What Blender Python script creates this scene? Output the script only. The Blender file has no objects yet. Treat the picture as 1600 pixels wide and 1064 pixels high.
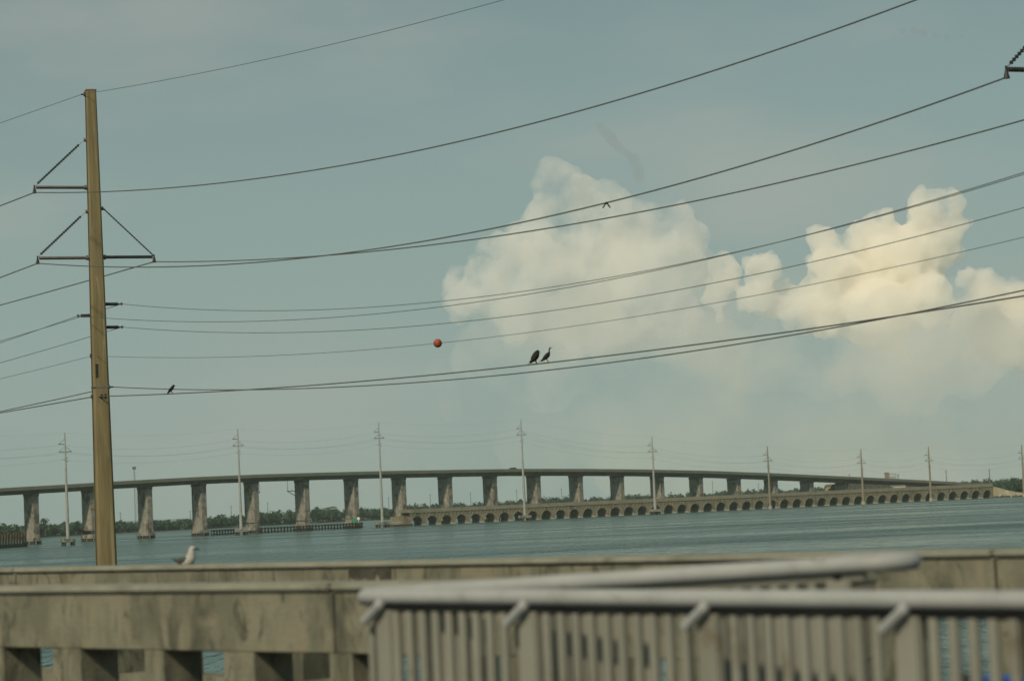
import bpy, bmesh, math, random
import numpy as np
from mathutils import Vector, Matrix, noise as mnoise

# ------------------------------------------------------------------ camera, sky, sun, exposure
sc = bpy.context.scene
col = sc.collection
random.seed(7)
R = math.radians
F = 4000.0                      # focal length in photo pixels (1600 wide)
CAMZ = 8.0
ROLL = R(2.5)
PITCH = math.atan(251 * math.cos(ROLL) / F)
CM = Matrix.Rotation(math.pi / 2 + PITCH, 3, 'X') @ Matrix.Rotation(-ROLL, 3, 'Z')
CLOC = Vector((0, 0, CAMZ))
cam = bpy.data.cameras.new('camera')
cam.sensor_width = 36.0
cam.lens = 36.0 * F / 1600.0
cam.clip_start = 0.5
cam.clip_end = 60000
cam.dof.use_dof = True
cam.dof.focus_distance = 150.0
cam.dof.aperture_fstop = 2.1
camo = bpy.data.objects.new('camera', cam)
camo.matrix_world = Matrix.Translation(CLOC) @ CM.to_4x4()
col.objects.link(camo)
sc.camera = camo

SUNV = Vector((-0.36, -0.70, 0.617)).normalized()      # towards the sun: behind the camera, to the left
sun = bpy.data.lights.new('sun', 'SUN')
sun.energy = 2.8
sun.angle = R(4.0)
sun.color = (1.0, 0.85, 0.61)
suno = bpy.data.objects.new('sun', sun)
suno.rotation_euler = SUNV.to_track_quat('Z', 'Y').to_euler()
suno.location = (-60, -80, 90)
col.objects.link(suno)

world = bpy.data.worlds.new('World')
sc.world = world
world.use_nodes = True
wn, wl = world.node_tree.nodes, world.node_tree.links
wn.clear()


def wnode(t, **k):
    n = wn.new(t)
    for a, b in k.items():
        setattr(n, a, b)
    return n


def build_world():
    out = wnode('ShaderNodeOutputWorld')
    bg = wnode('ShaderNodeBackground')
    bg.inputs[1].default_value = 0.10
    sky = wnode('ShaderNodeTexSky', sky_type='NISHITA', sun_disc=False)
    sky.sun_elevation = math.asin(SUNV.z)
    sky.sun_rotation = math.atan2(SUNV.x, SUNV.y)
    sky.air_density, sky.dust_density, sky.ozone_density = 1.0, 2.0, 1.0
    hsv = wnode('ShaderNodeHueSaturation')
    hsv.inputs['Saturation'].default_value = 0.55
    wl.new(sky.outputs[0], hsv.inputs['Color'])
    tint = wnode('ShaderNodeMix', data_type='RGBA', blend_type='MULTIPLY')
    tint.inputs[0].default_value = 1.0
    tint.inputs[7].default_value = (0.42, 0.55, 0.50, 1)
    wl.new(hsv.outputs[0], tint.inputs[6])
    # humid haze: strongest towards the horizon, the same all round
    tc = wnode('ShaderNodeTexCoord')
    sx = wnode('ShaderNodeSeparateXYZ')
    wl.new(tc.outputs['Generated'], sx.inputs[0])
    vr = wnode('ShaderNodeMapRange', interpolation_type='SMOOTHSTEP')
    vr.inputs[1].default_value, vr.inputs[2].default_value = 0.02, 0.26
    vr.inputs[3].default_value, vr.inputs[4].default_value = 0.85, 0.12
    wl.new(sx.outputs[2], vr.inputs[0])
    veil = wnode('ShaderNodeMix', data_type='RGBA')
    veil.inputs[7].default_value = (3.1, 3.98, 3.72, 1)
    wl.new(vr.outputs[0], veil.inputs[0])
    wl.new(tint.outputs[2], veil.inputs[6])
    # soft patches of high thin cloud, all round the sky
    mp = wnode('ShaderNodeMapping')
    mp.inputs['Scale'].default_value = (5.0, 5.0, 16.0)
    mp.inputs['Location'].default_value = (1.3, 0.4, 0.2)
    wl.new(tc.outputs['Generated'], mp.inputs[0])
    nz = wnode('ShaderNodeTexNoise')
    nz.inputs['Scale'].default_value = 1.0
    nz.inputs['Detail'].default_value = 5
    nz.inputs['Roughness'].default_value = 0.5
    wl.new(mp.outputs[0], nz.inputs['Vector'])
    rp = wnode('ShaderNodeMapRange', interpolation_type='SMOOTHSTEP')
    rp.inputs[1].default_value, rp.inputs[2].default_value = 0.42, 0.75
    rp.inputs[3].default_value, rp.inputs[4].default_value = 0.0, 0.5
    wl.new(nz.outputs[0], rp.inputs[0])
    th = wnode('ShaderNodeMix', data_type='RGBA')
    th.inputs[7].default_value = (4.0, 4.1, 3.7, 1)
    wl.new(rp.outputs[0], th.inputs[0])
    wl.new(veil.outputs[2], th.inputs[6])
    wl.new(th.outputs[2], bg.inputs[0])
    wl.new(bg.outputs[0], out.inputs[0])


build_world()
sc.view_settings.view_transform = 'Standard'
sc.view_settings.look = 'None'
sc.view_settings.exposure = 0.0
sc.view_settings.gamma = 1.0
sc.render.engine = 'CYCLES'
sc.cycles.use_denoising = True
sc.cycles.volume_bounces = 28
sc.cycles.max_bounces = 28
sc.cycles.transparent_max_bounces = 16
sc.cycles.volume_step_rate = 0.6
sc.cycles.volume_max_steps = 128
sc.cycles.sample_clamp_indirect = 6


# ------------------------------------------------------------------ picture -> place helpers
def ray(px, py):
    return CM @ Vector(((px - 800) / F, (532 - py) / F, -1))


def P(px, py, Y):
    d = ray(px, py)
    return CLOC + d * (Y / d.y)


def G(px, py, h):
    d = ray(px, py)
    return CLOC + d * ((h - CAMZ) / d.z)


def XP(px, Y, py=800):
    return P(px, py, Y).x


def proj(p):
    q = CM.transposed() @ (Vector(p) - CLOC)
    return 800 + F * q.x / -q.z, 532 - F * q.y / -q.z


# ------------------------------------------------------------------ materials
MATS = {}


def mat(name, c1, c2=None, rough=0.8, scale=4.0, stretch=(1, 1, 1), lo=0.35, hi=0.65, bump=0.0, bscale=None,
        metal=0.0, stain=None, sscale=1.0, sstretch=(1, 1, 1), slo=0.5, shi=0.7, detail=6, spec=0.4):
    m = bpy.data.materials.new(name)
    m.use_nodes = True
    n, l = m.node_tree.nodes, m.node_tree.links
    b = n['Principled BSDF']
    b.inputs['Roughness'].default_value = rough
    b.inputs['Metallic'].default_value = metal
    b.inputs['Specular IOR Level'].default_value = spec
    c2 = c2 or tuple(x * 0.75 for x in c1)
    tc = n.new('ShaderNodeNewGeometry')

    def nz(sc_, st, det):
        mp = n.new('ShaderNodeMapping')
        mp.inputs['Scale'].default_value = st
        l.new(tc.outputs['Position'], mp.inputs[0])
        t = n.new('ShaderNodeTexNoise')
        t.inputs['Scale'].default_value = sc_
        t.inputs['Detail'].default_value = det
        t.inputs['Roughness'].default_value = 0.6
        l.new(mp.outputs[0], t.inputs['Vector'])
        return t

    def ramp(t, a, b_):
        r = n.new('ShaderNodeMapRange')
        r.interpolation_type = 'SMOOTHSTEP'
        r.inputs[1].default_value, r.inputs[2].default_value = a, b_
        l.new(t.outputs[0], r.inputs[0])
        return r
    t = nz(scale, stretch, detail)
    r = ramp(t, lo, hi)
    mx = n.new('ShaderNodeMix')
    mx.data_type = 'RGBA'
    mx.inputs[6].default_value = (*c1, 1)
    mx.inputs[7].default_value = (*c2, 1)
    l.new(r.outputs[0], mx.inputs[0])
    outc = mx.outputs[2]
    if stain:
        for k, st in enumerate(stain if isinstance(stain[0], (tuple, list)) else [stain]):
            t2 = nz(sscale * (1 + 0.37 * k), tuple(a * (1 + 0.2 * k) for a in sstretch), 4)
            t2.inputs['W' if False else 'Distortion'].default_value = 0.4 + 0.5 * k
            r2 = ramp(t2, slo + 0.03 * k, shi + 0.03 * k)
            mx2 = n.new('ShaderNodeMix')
            mx2.data_type = 'RGBA'
            mx2.inputs[7].default_value = (*st, 1)
            l.new(r2.outputs[0], mx2.inputs[0])
            l.new(outc, mx2.inputs[6])
            outc = mx2.outputs[2]
    l.new(outc, b.inputs['Base Color'])
    if bump:
        t3 = nz(bscale or scale * 6, (1, 1, 1), 4)
        bp = n.new('ShaderNodeBump')
        bp.inputs['Strength'].default_value = bump
        bp.inputs['Distance'].default_value = 0.02
        l.new(t3.outputs[0], bp.inputs['Height'])
        l.new(bp.outputs[0], b.inputs['Normal'])
    MATS[name] = m
    return m


mat('wall_concrete', (0.225, 0.218, 0.160), (0.150, 0.150, 0.112), 0.9, 1.7, (1, 1, 0.7), 0.36, 0.64, 0.6, 40,
    stain=[(0.085, 0.088, 0.064), (0.23, 0.21, 0.155), (0.075, 0.078, 0.057)], sscale=1.25, sstretch=(1.3, 1.3, 0.6), slo=0.46, shi=0.66)
mat('coping_concrete', (0.30, 0.30, 0.245), (0.225, 0.225, 0.185), 0.9, 3.0, (1, 1, 1), 0.3, 0.7, 0.3, 30,
    stain=(0.15, 0.15, 0.115), sscale=1.1, slo=0.55, shi=0.75)
mat('patch_concrete', (0.075, 0.072, 0.055), (0.04, 0.04, 0.032), 0.9, 6.0, stain=(0.2, 0.19, 0.15), sscale=7, slo=0.58, shi=0.64)
mat('asphalt', (0.06, 0.06, 0.055), (0.04, 0.04, 0.04), 0.9, 8, bump=0.5)
mat('tan_pole', (0.225, 0.185, 0.095), (0.155, 0.125, 0.065), 0.85, 2.6, (4, 4, 0.2), 0.3, 0.7, 0.3, 30,
    stain=[(0.10, 0.078, 0.038), (0.34, 0.31, 0.23)], sscale=1.2, sstretch=(2.5, 2.5, 0.16), slo=0.58, shi=0.75)
mat('grey_pole', (0.34, 0.35, 0.34), (0.28, 0.29, 0.28), 0.8, 0.5)
mat('tan_far_pole', (0.24, 0.21, 0.15), (0.2, 0.17, 0.12), 0.8, 0.5)
mat('insulator', (0.035, 0.03, 0.028), (0.02, 0.018, 0.018), 0.35, 6)
mat('galvanised', (0.22, 0.22, 0.21), (0.15, 0.15, 0.14), 0.5, 6, metal=0.6)
mat('wire', (0.10, 0.115, 0.11), (0.08, 0.09, 0.085), 0.6, 1)
mat('wire_pale', (0.12, 0.13, 0.12), (0.1, 0.11, 0.1), 0.6, 1)
mat('far_concrete', (0.265, 0.255, 0.225), (0.19, 0.182, 0.16), 0.9, 0.35, (1, 1, 1), 0.3, 0.7,
    stain=[(0.10, 0.095, 0.075), (0.34, 0.30, 0.24)], sscale=0.32, sstretch=(1, 1, 0.7), slo=0.5, shi=0.6)
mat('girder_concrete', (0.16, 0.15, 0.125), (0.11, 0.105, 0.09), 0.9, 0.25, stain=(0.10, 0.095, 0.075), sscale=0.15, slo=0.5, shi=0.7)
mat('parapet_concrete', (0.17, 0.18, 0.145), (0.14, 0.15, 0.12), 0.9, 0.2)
mat('arch_concrete', (0.23, 0.21, 0.155), (0.18, 0.165, 0.12), 0.9, 0.5, (1, 1, 0.5), 0.3, 0.7,
    stain=[(0.11, 0.09, 0.055), (0.30, 0.22, 0.12)], sscale=0.5, sstretch=(1.6, 1.6, 0.3), slo=0.52, shi=0.66)
mat('arch_parapet', (0.25, 0.23, 0.18), (0.2, 0.185, 0.145), 0.9, 0.4)
mat('pale_footing', (0.36, 0.36, 0.33), (0.28, 0.28, 0.26), 0.8, 0.8)
mat('dark_pile', (0.05, 0.045, 0.035), (0.03, 0.03, 0.025), 0.9, 1.0)
mat('timber', (0.06, 0.05, 0.035), (0.035, 0.03, 0.022), 0.9, 1.0)
mat('rust', (0.26, 0.13, 0.05), (0.13, 0.075, 0.04), 0.9, 0.5, stain=[(0.24, 0.17, 0.08), (0.05, 0.04, 0.03)], sscale=0.6, sstretch=(1, 1, 0.4), slo=0.48, shi=0.6)
mat('tar_black', (0.02, 0.02, 0.018), (0.03, 0.028, 0.024), 0.9, 1)
mat('green_paint', (0.02, 0.22, 0.12), (0.02, 0.17, 0.1), 0.6, 2)
mat('white_paint', (0.75, 0.74, 0.68), (0.66, 0.65, 0.6), 0.6, 2)
mat('rail_paint', (0.37, 0.385, 0.39), (0.31, 0.325, 0.33), 0.45, 3.0, (1, 1, 1), 0.3, 0.7, 0.15, 30, stain=[(0.26, 0.26, 0.24), (0.20, 0.15, 0.10)], sscale=3.0, slo=0.58, shi=0.72)
mat('picket_paint', (0.255, 0.255, 0.22), (0.205, 0.205, 0.175), 0.55, 3.0, (1, 1, 0.3), 0.3, 0.7, 0.15, 30, stain=(0.15, 0.13, 0.09), sscale=2.0, slo=0.58, shi=0.72)
mat('dark_metal', (0.03, 0.035, 0.033), (0.02, 0.02, 0.02), 0.6, 3)
mat('blue_plastic', (0.01, 0.075, 0.34), (0.01, 0.06, 0.28), 0.4, 3)
mat('black_plastic', (0.012, 0.012, 0.012), (0.02, 0.02, 0.02), 0.5, 5, bump=0.3)
mat('orange_ball', (0.36, 0.075, 0.028), (0.26, 0.055, 0.022), 0.55, 5)
mat('bird_black', (0.006, 0.006, 0.0055), (0.010, 0.0095, 0.008), 0.8, 10)
mat('gull_white', (0.44, 0.43, 0.38), (0.36, 0.35, 0.32), 0.8, 10)
mat('gull_grey', (0.07, 0.07, 0.066), (0.045, 0.045, 0.042), 0.8, 10)
mat('gull_bill', (0.03, 0.03, 0.025), (0.02, 0.02, 0.02), 0.5, 10)
mat('leaves', (0.018, 0.045, 0.027), (0.028, 0.060, 0.034), 0.8, 0.12, lo=0.4, hi=0.6)
mat('palm_leaves', (0.03, 0.06, 0.03), (0.045, 0.08, 0.035), 0.8, 0.3)
mat('bark', (0.12, 0.10, 0.075), (0.08, 0.07, 0.05), 0.9, 1)
mat('sand', (0.42, 0.37, 0.27), (0.33, 0.29, 0.21), 0.95, 0.3, stain=(0.15, 0.15, 0.09), sscale=0.15, slo=0.55, shi=0.68)
mat('rock', (0.10, 0.095, 0.08), (0.05, 0.05, 0.045), 0.95, 0.5)
mat('mud', (0.09, 0.085, 0.06), (0.06, 0.06, 0.04), 0.95, 0.2)
mat('yellow_wall', (0.36, 0.31, 0.19), (0.3, 0.26, 0.16), 0.9, 0.4)
mat('cream_wall', (0.60, 0.56, 0.44), (0.52, 0.48, 0.38), 0.9, 0.4)
mat('red_wall', (0.24, 0.15, 0.12), (0.18, 0.11, 0.09), 0.9, 0.4)
mat('pink_panel', (0.22, 0.17, 0.15), (0.19, 0.145, 0.13), 0.8, 0.4)
mat('roof_brown', (0.20, 0.13, 0.09), (0.15, 0.1, 0.07), 0.9, 0.6)
mat('roof_pale', (0.30, 0.32, 0.31), (0.26, 0.275, 0.265), 0.8, 0.6)
mat('glass_dark', (0.03, 0.035, 0.04), (0.02, 0.025, 0.03), 0.15, 1)
mat('car_paint', (0.03, 0.032, 0.035), (0.025, 0.025, 0.03), 0.3, 1)
mat('tyre', (0.02, 0.02, 0.02), (0.015, 0.015, 0.015), 0.9, 3)


def water_material():
    m = bpy.data.materials.new('sea_water')
    m.use_nodes = True
    n, l = m.node_tree.nodes, m.node_tree.links
    b = n['Principled BSDF']
    b.inputs['Roughness'].default_value = 0.22
    b.inputs['IOR'].default_value = 1.33
    tc = n.new('ShaderNodeTexCoord')

    def nz(scale, st, det, rot=0.3):
        mp = n.new('ShaderNodeMapping')
        mp.inputs['Scale'].default_value = st
        mp.inputs['Rotation'].default_value = (0, 0, rot)
        l.new(tc.outputs['Object'], mp.inputs[0])
        t = n.new('ShaderNodeTexNoise')
        t.inputs['Scale'].default_value = scale
        t.inputs['Detail'].default_value = det
        t.inputs['Roughness'].default_value = 0.62
        l.new(mp.outputs[0], t.inputs['Vector'])
        return t
    big = nz(0.012, (0.5, 1.6, 1), 5, 0.1)
    mx = n.new('ShaderNodeMix')
    mx.data_type = 'RGBA'
    mx.inputs[6].default_value = (0.028, 0.090, 0.077, 1)
    mx.inputs[7].default_value = (0.075, 0.16, 0.14, 1)
    r = n.new('ShaderNodeMapRange')
    r.inputs[1].default_value, r.inputs[2].default_value = 0.35, 0.65
    l.new(big.outputs[0], r.inputs[0])
    l.new(r.outputs[0], mx.inputs[0])
    l.new(mx.outputs[2], b.inputs['Base Color'])
    rr_ = n.new('ShaderNodeMapRange')
    rr_.inputs[1].default_value, rr_.inputs[2].default_value = 0.35, 0.65
    rr_.inputs[3].default_value, rr_.inputs[4].default_value = 0.34, 0.12
    l.new(big.outputs[0], rr_.inputs[0])
    l.new(rr_.outputs[0], b.inputs['Roughness'])
    w3 = nz(1.0, (0.5, 0.06, 1), 3, 0.12)
    b3 = n.new('ShaderNodeBump')
    b3.inputs['Strength'].default_value = 1.0
    b3.inputs['Distance'].default_value = 5.5
    l.new(w3.outputs[0], b3.inputs['Height'])
    w1 = nz(0.9, (0.55, 1.0, 1), 5, 0.35)
    w2 = nz(0.12, (0.5, 1.0, 1), 5, -0.2)
    b1 = n.new('ShaderNodeBump')
    b1.inputs['Strength'].default_value = 1.0
    b1.inputs['Distance'].default_value = 0.35
    l.new(w1.outputs[0], b1.inputs['Height'])
    b2 = n.new('ShaderNodeBump')
    b2.inputs['Strength'].default_value = 1.0
    b2.inputs['Distance'].default_value = 1.2
    l.new(w2.outputs[0], b2.inputs['Height'])
    l.new(b3.outputs[0], b1.inputs['Normal'])
    l.new(b1.outputs[0], b2.inputs['Normal'])
    l.new(b2.outputs[0], b.inputs['Normal'])
    MATS['water'] = m


water_material()


# ------------------------------------------------------------------ mesh helpers
class MB:
    def __init__(self):
        self.v, self.f = [], []

    def add(self, vs, fs):
        o = len(self.v)
        self.v += [tuple(x) for x in vs]
        self.f += [tuple(i + o for i in q) for q in fs]
        return self

    def box(self, c, s, rz=0.0, taper=1.0):
        hx, hy, hz = s[0] / 2, s[1] / 2, s[2] / 2
        ca, sa = math.cos(rz), math.sin(rz)
        vs = []
        for z in (-1, 1):
            k = taper if z > 0 else 1.0
            for x, y in ((-1, -1), (1, -1), (1, 1), (-1, 1)):
                X, Yy = x * hx * k, y * hy * k
                vs.append((c[0] + X * ca - Yy * sa, c[1] + X * sa + Yy * ca, c[2] + z * hz))
        return self.add(vs, [(3, 2, 1, 0), (4, 5, 6, 7), (0, 1, 5, 4), (1, 2, 6, 5), (2, 3, 7, 6), (3, 0, 4, 7)])

    def tube(self, pts, radii, n=8, cap=True):
        pts = [Vector(p) for p in pts]
        if not isinstance(radii, (list, tuple)):
            radii = [radii] * len(pts)
        rings = []
        prev = None
        for i, p in enumerate(pts):
            t = (pts[min(i + 1, len(pts) - 1)] - pts[max(i - 1, 0)]).normalized()
            if prev is None:
                a = t.cross(Vector((0, 0, 1)))
                if a.length < 1e-3:
                    a = t.cross(Vector((0, 1, 0)))
                a.normalize()
            else:
                a = (prev - t * prev.dot(t)).normalized()
            prev = a
            b_ = t.cross(a)
            r = radii[i]
            ra, rb = (r if isinstance(r, tuple) else (r, r))
            rings.append([p + a * (ra * math.cos(2 * math.pi * k / n)) + b_ * (rb * math.sin(2 * math.pi * k / n)) for k in range(n)])
        vs = [v for rg in rings for v in rg]
        fs = []
        for i in range(len(rings) - 1):
            for k in range(n):
                k2 = (k + 1) % n
                fs.append((i * n + k, i * n + k2, (i + 1) * n + k2, (i + 1) * n + k))
        if cap:
            fs.append(tuple(range(n - 1, -1, -1)))
            fs.append(tuple((len(rings) - 1) * n + k for k in range(n)))
        return self.add(vs, fs)

    def prism(self, poly, y0, y1):
        """poly: list of (x, z); extruded along local y"""
        n = len(poly)
        vs = [(x, y0, z) for x, z in poly] + [(x, y1, z) for x, z in poly]
        fs = [tuple(range(n)), tuple(range(2 * n - 1, n - 1, -1))]
        for i in range(n):
            j = (i + 1) % n
            fs.append((i, i + n, j + n, j))
        return self.add(vs, fs)

    def mesh(self, name, m, smooth=False):
        me = bpy.data.meshes.new(name)
        me.from_pydata(self.v, [], self.f)
        bm = bmesh.new()
        bm.from_mesh(me)
        bmesh.ops.recalc_face_normals(bm, faces=bm.faces)
        bm.to_mesh(me)
        bm.free()
        me.materials.append(MATS[m])
        if smooth:
            me.polygons.foreach_set('use_smooth', [True] * len(me.polygons))
        return me

    def build(self, name, m, parent=None, smooth=False, loc=None):
        return link(name, self.mesh(name, m, smooth), parent, loc)


def link(name, me, parent=None, loc=None, rz=0.0):
    o = bpy.data.objects.new(name, me)
    col.objects.link(o)
    if parent:
        o.parent = parent
    if loc is not None:
        o.location = loc
    if rz:
        o.rotation_euler = (0, 0, rz)
    return o


def tag(o, label, cat, group=None):
    o['label'] = label
    o['category'] = cat
    if group:
        o['group'] = group
    return o


def thing(name, label, cat, loc=(0, 0, 0), rz=0.0, group=None):
    o = bpy.data.objects.new(name, None)
    o.empty_display_size = 0.2
    col.objects.link(o)
    o.location = loc
    o.rotation_euler = (0, 0, rz)
    return tag(o, label, cat, group)


def structure(o):
    o['kind'] = 'structure'
    return o


def copy_tree(o, parent=None):
    c = o.copy()
    col.objects.link(c)
    c.parent = parent
    for ch in o.children:
        copy_tree(ch, c)
    return c


def bevel(o, w, seg=2):
    bm = bmesh.new()
    bm.from_mesh(o.data)
    bmesh.ops.bevel(bm, geom=list(bm.edges), offset=w, segments=seg, affect='EDGES', clamp_overlap=True)
    bm.to_mesh(o.data)
    bm.free()
    return o


# ------------------------------------------------------------------ sea and land
water = MB().add([(-6000, 24, 0), (6000, 24, 0), (6000, 7000, 0), (-6000, 7000, 0), (-6000, -400, 0), (6000, -400, 0)],
                 [(0, 1, 2, 3), (4, 5, 1, 0)]).build('water', 'water')
structure(water)

# far shore: a low mud bank under the mangroves, running left to right behind both bridges
SH = [(-260, 1180), (-60, 1290), (65, 1340), (330, 1480), (562, 1640), (800, 1750), (1100, 1830), (1500, 1880), (1900, 1900)]


def shore_y(px):
    return float(np.interp(px, [a for a, _ in SH], [b for _, b in SH]))


mb = MB()
npt = len(SH)
vs = []
for px, Y in SH:
    X = XP(px, Y)
    for dy, z in ((0, -0.4), (6, 0.7), (140, 1.2), (150, -0.4)):
        vs.append((X, Y + dy, z))
fs = []
for i in range(npt - 1):
    for k in range(3):
        fs.append((i * 4 + k, (i + 1) * 4 + k, (i + 1) * 4 + k + 1, i * 4 + k + 1))
mb.add(vs, fs)
structure(mb.build('shore', 'mud'))


LC = (0, 0, 0)


def bmesh_ico(rad):
    bm = bmesh.new()
    bmesh.ops.create_icosphere(bm, subdivisions=1, radius=1.0)
    vs = [(v.co.x * rad[0], v.co.y * rad[1], v.co.z * rad[2]) for v in bm.verts]
    fs = [tuple(v.index for v in f.verts) for f in bm.faces]
    bm.free()
    return vs, fs


def leaf_cloud(mbv, c, rad, n, size, rng):
    """n small randomly turned leaf clumps inside an ellipsoid, denser near its shell"""
    global LC
    LC = c
    for _ in range(n):
        d = Vector((rng.gauss(0, 1), rng.gauss(0, 1), rng.gauss(0, 1))).normalized()
        r = rng.uniform(0.55, 1.02)
        p = Vector((c[0] + d.x * rad[0] * r, c[1] + d.y * rad[1] * r, c[2] + d.z * rad[2] * r))
        a = Vector((rng.gauss(0, 1), rng.gauss(0, 1), rng.gauss(0, 0.7))).normalized()
        b_ = a.cross(Vector((rng.gauss(0, 1), rng.gauss(0, 1), rng.gauss(0, 1)))).normalized()
        s = size * rng.uniform(0.6, 1.4)
        mbv.add([p - a * s, p + b_ * s * 0.6, p + a * s, p - b_ * s * 0.6], [(0, 1, 2, 3)])


rng = random.Random(3)
mb = MB()
px = -250.0
while px < 1850:
    Y = shore_y(px)
    X = XP(px, Y)
    base_h = 6.6 + 2.2 * mnoise.noise(Vector((X * 0.012, 3.1, 0))) + 1.4 * mnoise.noise(Vector((X * 0.05, 9.1, 0)))
    if px > 640:
        base_h = 8.0 + 1.3 * mnoise.noise(Vector((X * 0.02, 5.1, 0))) + 0.9 * mnoise.noise(Vector((X * 0.07, 1.1, 0)))
    for row in range(3):
        h = base_h * rng.uniform(0.75, 1.12) + row * 0.3
        w = rng.uniform(2.2, 4.2)
        leaf_cloud(mb, (X + rng.uniform(-3, 3), Y + 3 + row * 6 + rng.uniform(-2, 2), h * 0.55), (w, w, h * 0.52), 80, 0.75, rng)
        core = bmesh_ico((w * 0.72, w * 0.72, h * 0.42))
        mb.add([(LC[0] + a[0], LC[1] + a[1], LC[2] + a[2]) for a in core[0]], core[1])
    px += 4.6 * F / Y * rng.uniform(0.6, 1.1)
woods = mb.build('mangrove_wood', 'leaves')
woods['kind'] = 'stuff'
woods['label'] = 'dark green mangrove wood along the far shore behind the bridges'


def small_tree(px, ytop, Y, w, label, kind='bush', name='tree', grp=None, base_z=0.9):
    top = P(px, ytop, Y)
    h = top.z - base_z
    t = thing(name, label, 'tree', (top.x, Y, base_z), 0, grp)
    rg = random.Random(int(px * 7))
    if kind == 'palm':
        MB().tube([(0, 0, 0), (0.2, 0, h * 0.4), (0.5, 0, h * 0.85)], [0.32, 0.24, 0.2], 8).build('trunk', 'bark', t)
        for k in range(15):
            a = k * 2.399
            L = w * rg.uniform(0.75, 1.1)
            up = rg.uniform(0.1, 0.9)
            pts, rr = [], []
            for q in range(6):
                u = q / 5
                pts.append((0.5 + math.cos(a) * L * u, math.sin(a) * L * u, h * 0.85 + L * (up * u - (0.55 + up * 0.55) * u * u)))
                rr.append((0.08 + 0.42 * math.sin(math.pi * min(1, u * 0.9 + 0.1)), 0.05))
            MB().tube(pts, rr, 6).build('frond', 'palm_leaves', t)
        return t
    MB().tube([(0, 0, 0), (0.2, 0.1, h * 0.4), (0.1, 0, h * 0.8)], [0.3, 0.22, 0.1], 7).build('trunk', 'bark', t)
    m2 = MB()
    for k in range(9):
        z = h * rg.uniform(0.35, 0.88)
        f = 1.1 - abs(z / h - 0.55)
        leaf_cloud(m2, (rg.uniform(-w, w) * 0.55 * f, rg.uniform(-w, w) * 0.5 * f, z), (w * 0.42, w * 0.42, h * 0.13), 70, 0.4, rg)
    m2.build('crown', 'leaves', t)
    return t


small_tree(487 + 6, 791, 1575, 3.4, 'rounded dark tree rising left of the palm above the far wood', name='shore_tree')
small_tree(517, 789, 1585, 4.0, 'lone palm standing above the far shore wood between two bridge piers', 'palm', 'palm_tree')
small_tree(70, 808, 1330, 5.5, 'taller bushy tree on the left far shore beside the grey mast', name='shore_tree')
small_tree(118, 813, 1360, 3.6, 'small peaked tree on the far shore just left of the tan pole', name='shore_tree')
small_tree(872 - 8, 773, 1790, 7.5, 'bushy tree above the arched viaduct just left of a thin distant pole', name='shore_tree')

# pale roof among the trees
hp = P(503, 800, 1600)
hp.y = 1625
t = thing('shore_house', 'pale roofed house half hidden in trees beside the palm', 'house', (hp.x, 1625, 0.9))
MB().box((0, 0, 2.0), (13, 8, 4.0)).build('wall', 'cream_wall', t)
MB().prism([(-7.4, 4.0), (7.4, 4.0), (2.5, 6.3), (-2.5, 6.3)], -4.6, 4.6).build('roof', 'roof_pale', t)
for k in (-4, 0, 4):
    MB().box((k, -4.02, 2.4), (1.4, 0.08, 1.6)).build('window', 'glass_dark', t)

# ------------------------------------------------------------------ the humped concrete highway bridge
Y0B = 930.0
BA0, BB = 0.01975 * Y0B, 0.01702 * Y0B
BA = BA0
X0B = -0.1875 * Y0B                 # (plan fitted to the pier spacing; shifted for the camera roll below)
BSH = -10.4 / F
BDIR = Vector((BA + BSH * BB, BB, 0)).normalized()
BANG = math.atan2(BDIR.y, BDIR.x)
SPAN = math.hypot(BA + BSH * BB, BB)
TOPX = [-300, 0, 100, 180, 300, 400, 500, 600, 700, 800, 900, 1000, 1100, 1200, 1300, 1400, 1450, 1500, 1550, 1600, 1700]
TOPY = [782, 762.5, 757, 752, 745.5, 741.5, 738.6, 736.2, 734.5, 733, 733, 734, 736.3, 740, 744.6, 749.3, 752, 755, 757.5, 759, 761]


def bxy(n):
    Y = Y0B + n * BB
    return X0B + n * BA + BSH * Y, Y


def btop(n):
    X, Y = bxy(n)
    px = proj((X, Y, 20.0))[0]
    return P(px, float(np.interp(px, TOPX, TOPY)), Y).z


ORG = Vector((*bxy(8), 0))
bridge = thing('highway_bridge', 'long humped concrete highway bridge on tall piers over the water', 'bridge', ORG, BANG)


def loc_n(n):
    return (n - 8) * SPAN


def section_strip(name, m, parent, n0, n1, prof, steps=4):
    """sweep a closed (y, dz) cross-section from station n0 to n1, following the top line"""
    k = len(prof)
    vs, fs = [], []
    for i in range(steps + 1):
        n = n0 + (n1 - n0) * i / steps
        zt = btop(n)
        for y, dz in prof:
            vs.append((loc_n(n), y, zt + dz))
    for i in range(steps):
        for j in range(k):
            j2 = (j + 1) % k
            fs.append((i * k + j, i * k + j2, (i + 1) * k + j2, (i + 1) * k + j))
    fs.append(tuple(range(k)))
    fs.append(tuple(steps * k + j for j in range(k - 1, -1, -1)))
    return MB().add(vs, fs).build(name, m, parent)


for n in range(-4, 26):
    a, b_ = n + 0.002, n + 0.998
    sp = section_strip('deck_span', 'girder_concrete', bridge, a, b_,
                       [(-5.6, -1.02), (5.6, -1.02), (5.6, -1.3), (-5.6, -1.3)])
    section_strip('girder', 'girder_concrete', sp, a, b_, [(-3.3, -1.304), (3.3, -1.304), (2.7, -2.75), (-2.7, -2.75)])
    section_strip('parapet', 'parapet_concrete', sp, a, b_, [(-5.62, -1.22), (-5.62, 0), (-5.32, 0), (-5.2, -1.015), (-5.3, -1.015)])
    section_strip('parapet', 'parapet_concrete', sp, a, b_, [(5.62, -1.22), (5.62, 0), (5.32, 0), (5.2, -1.015), (5.3, -1.015)])

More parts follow.
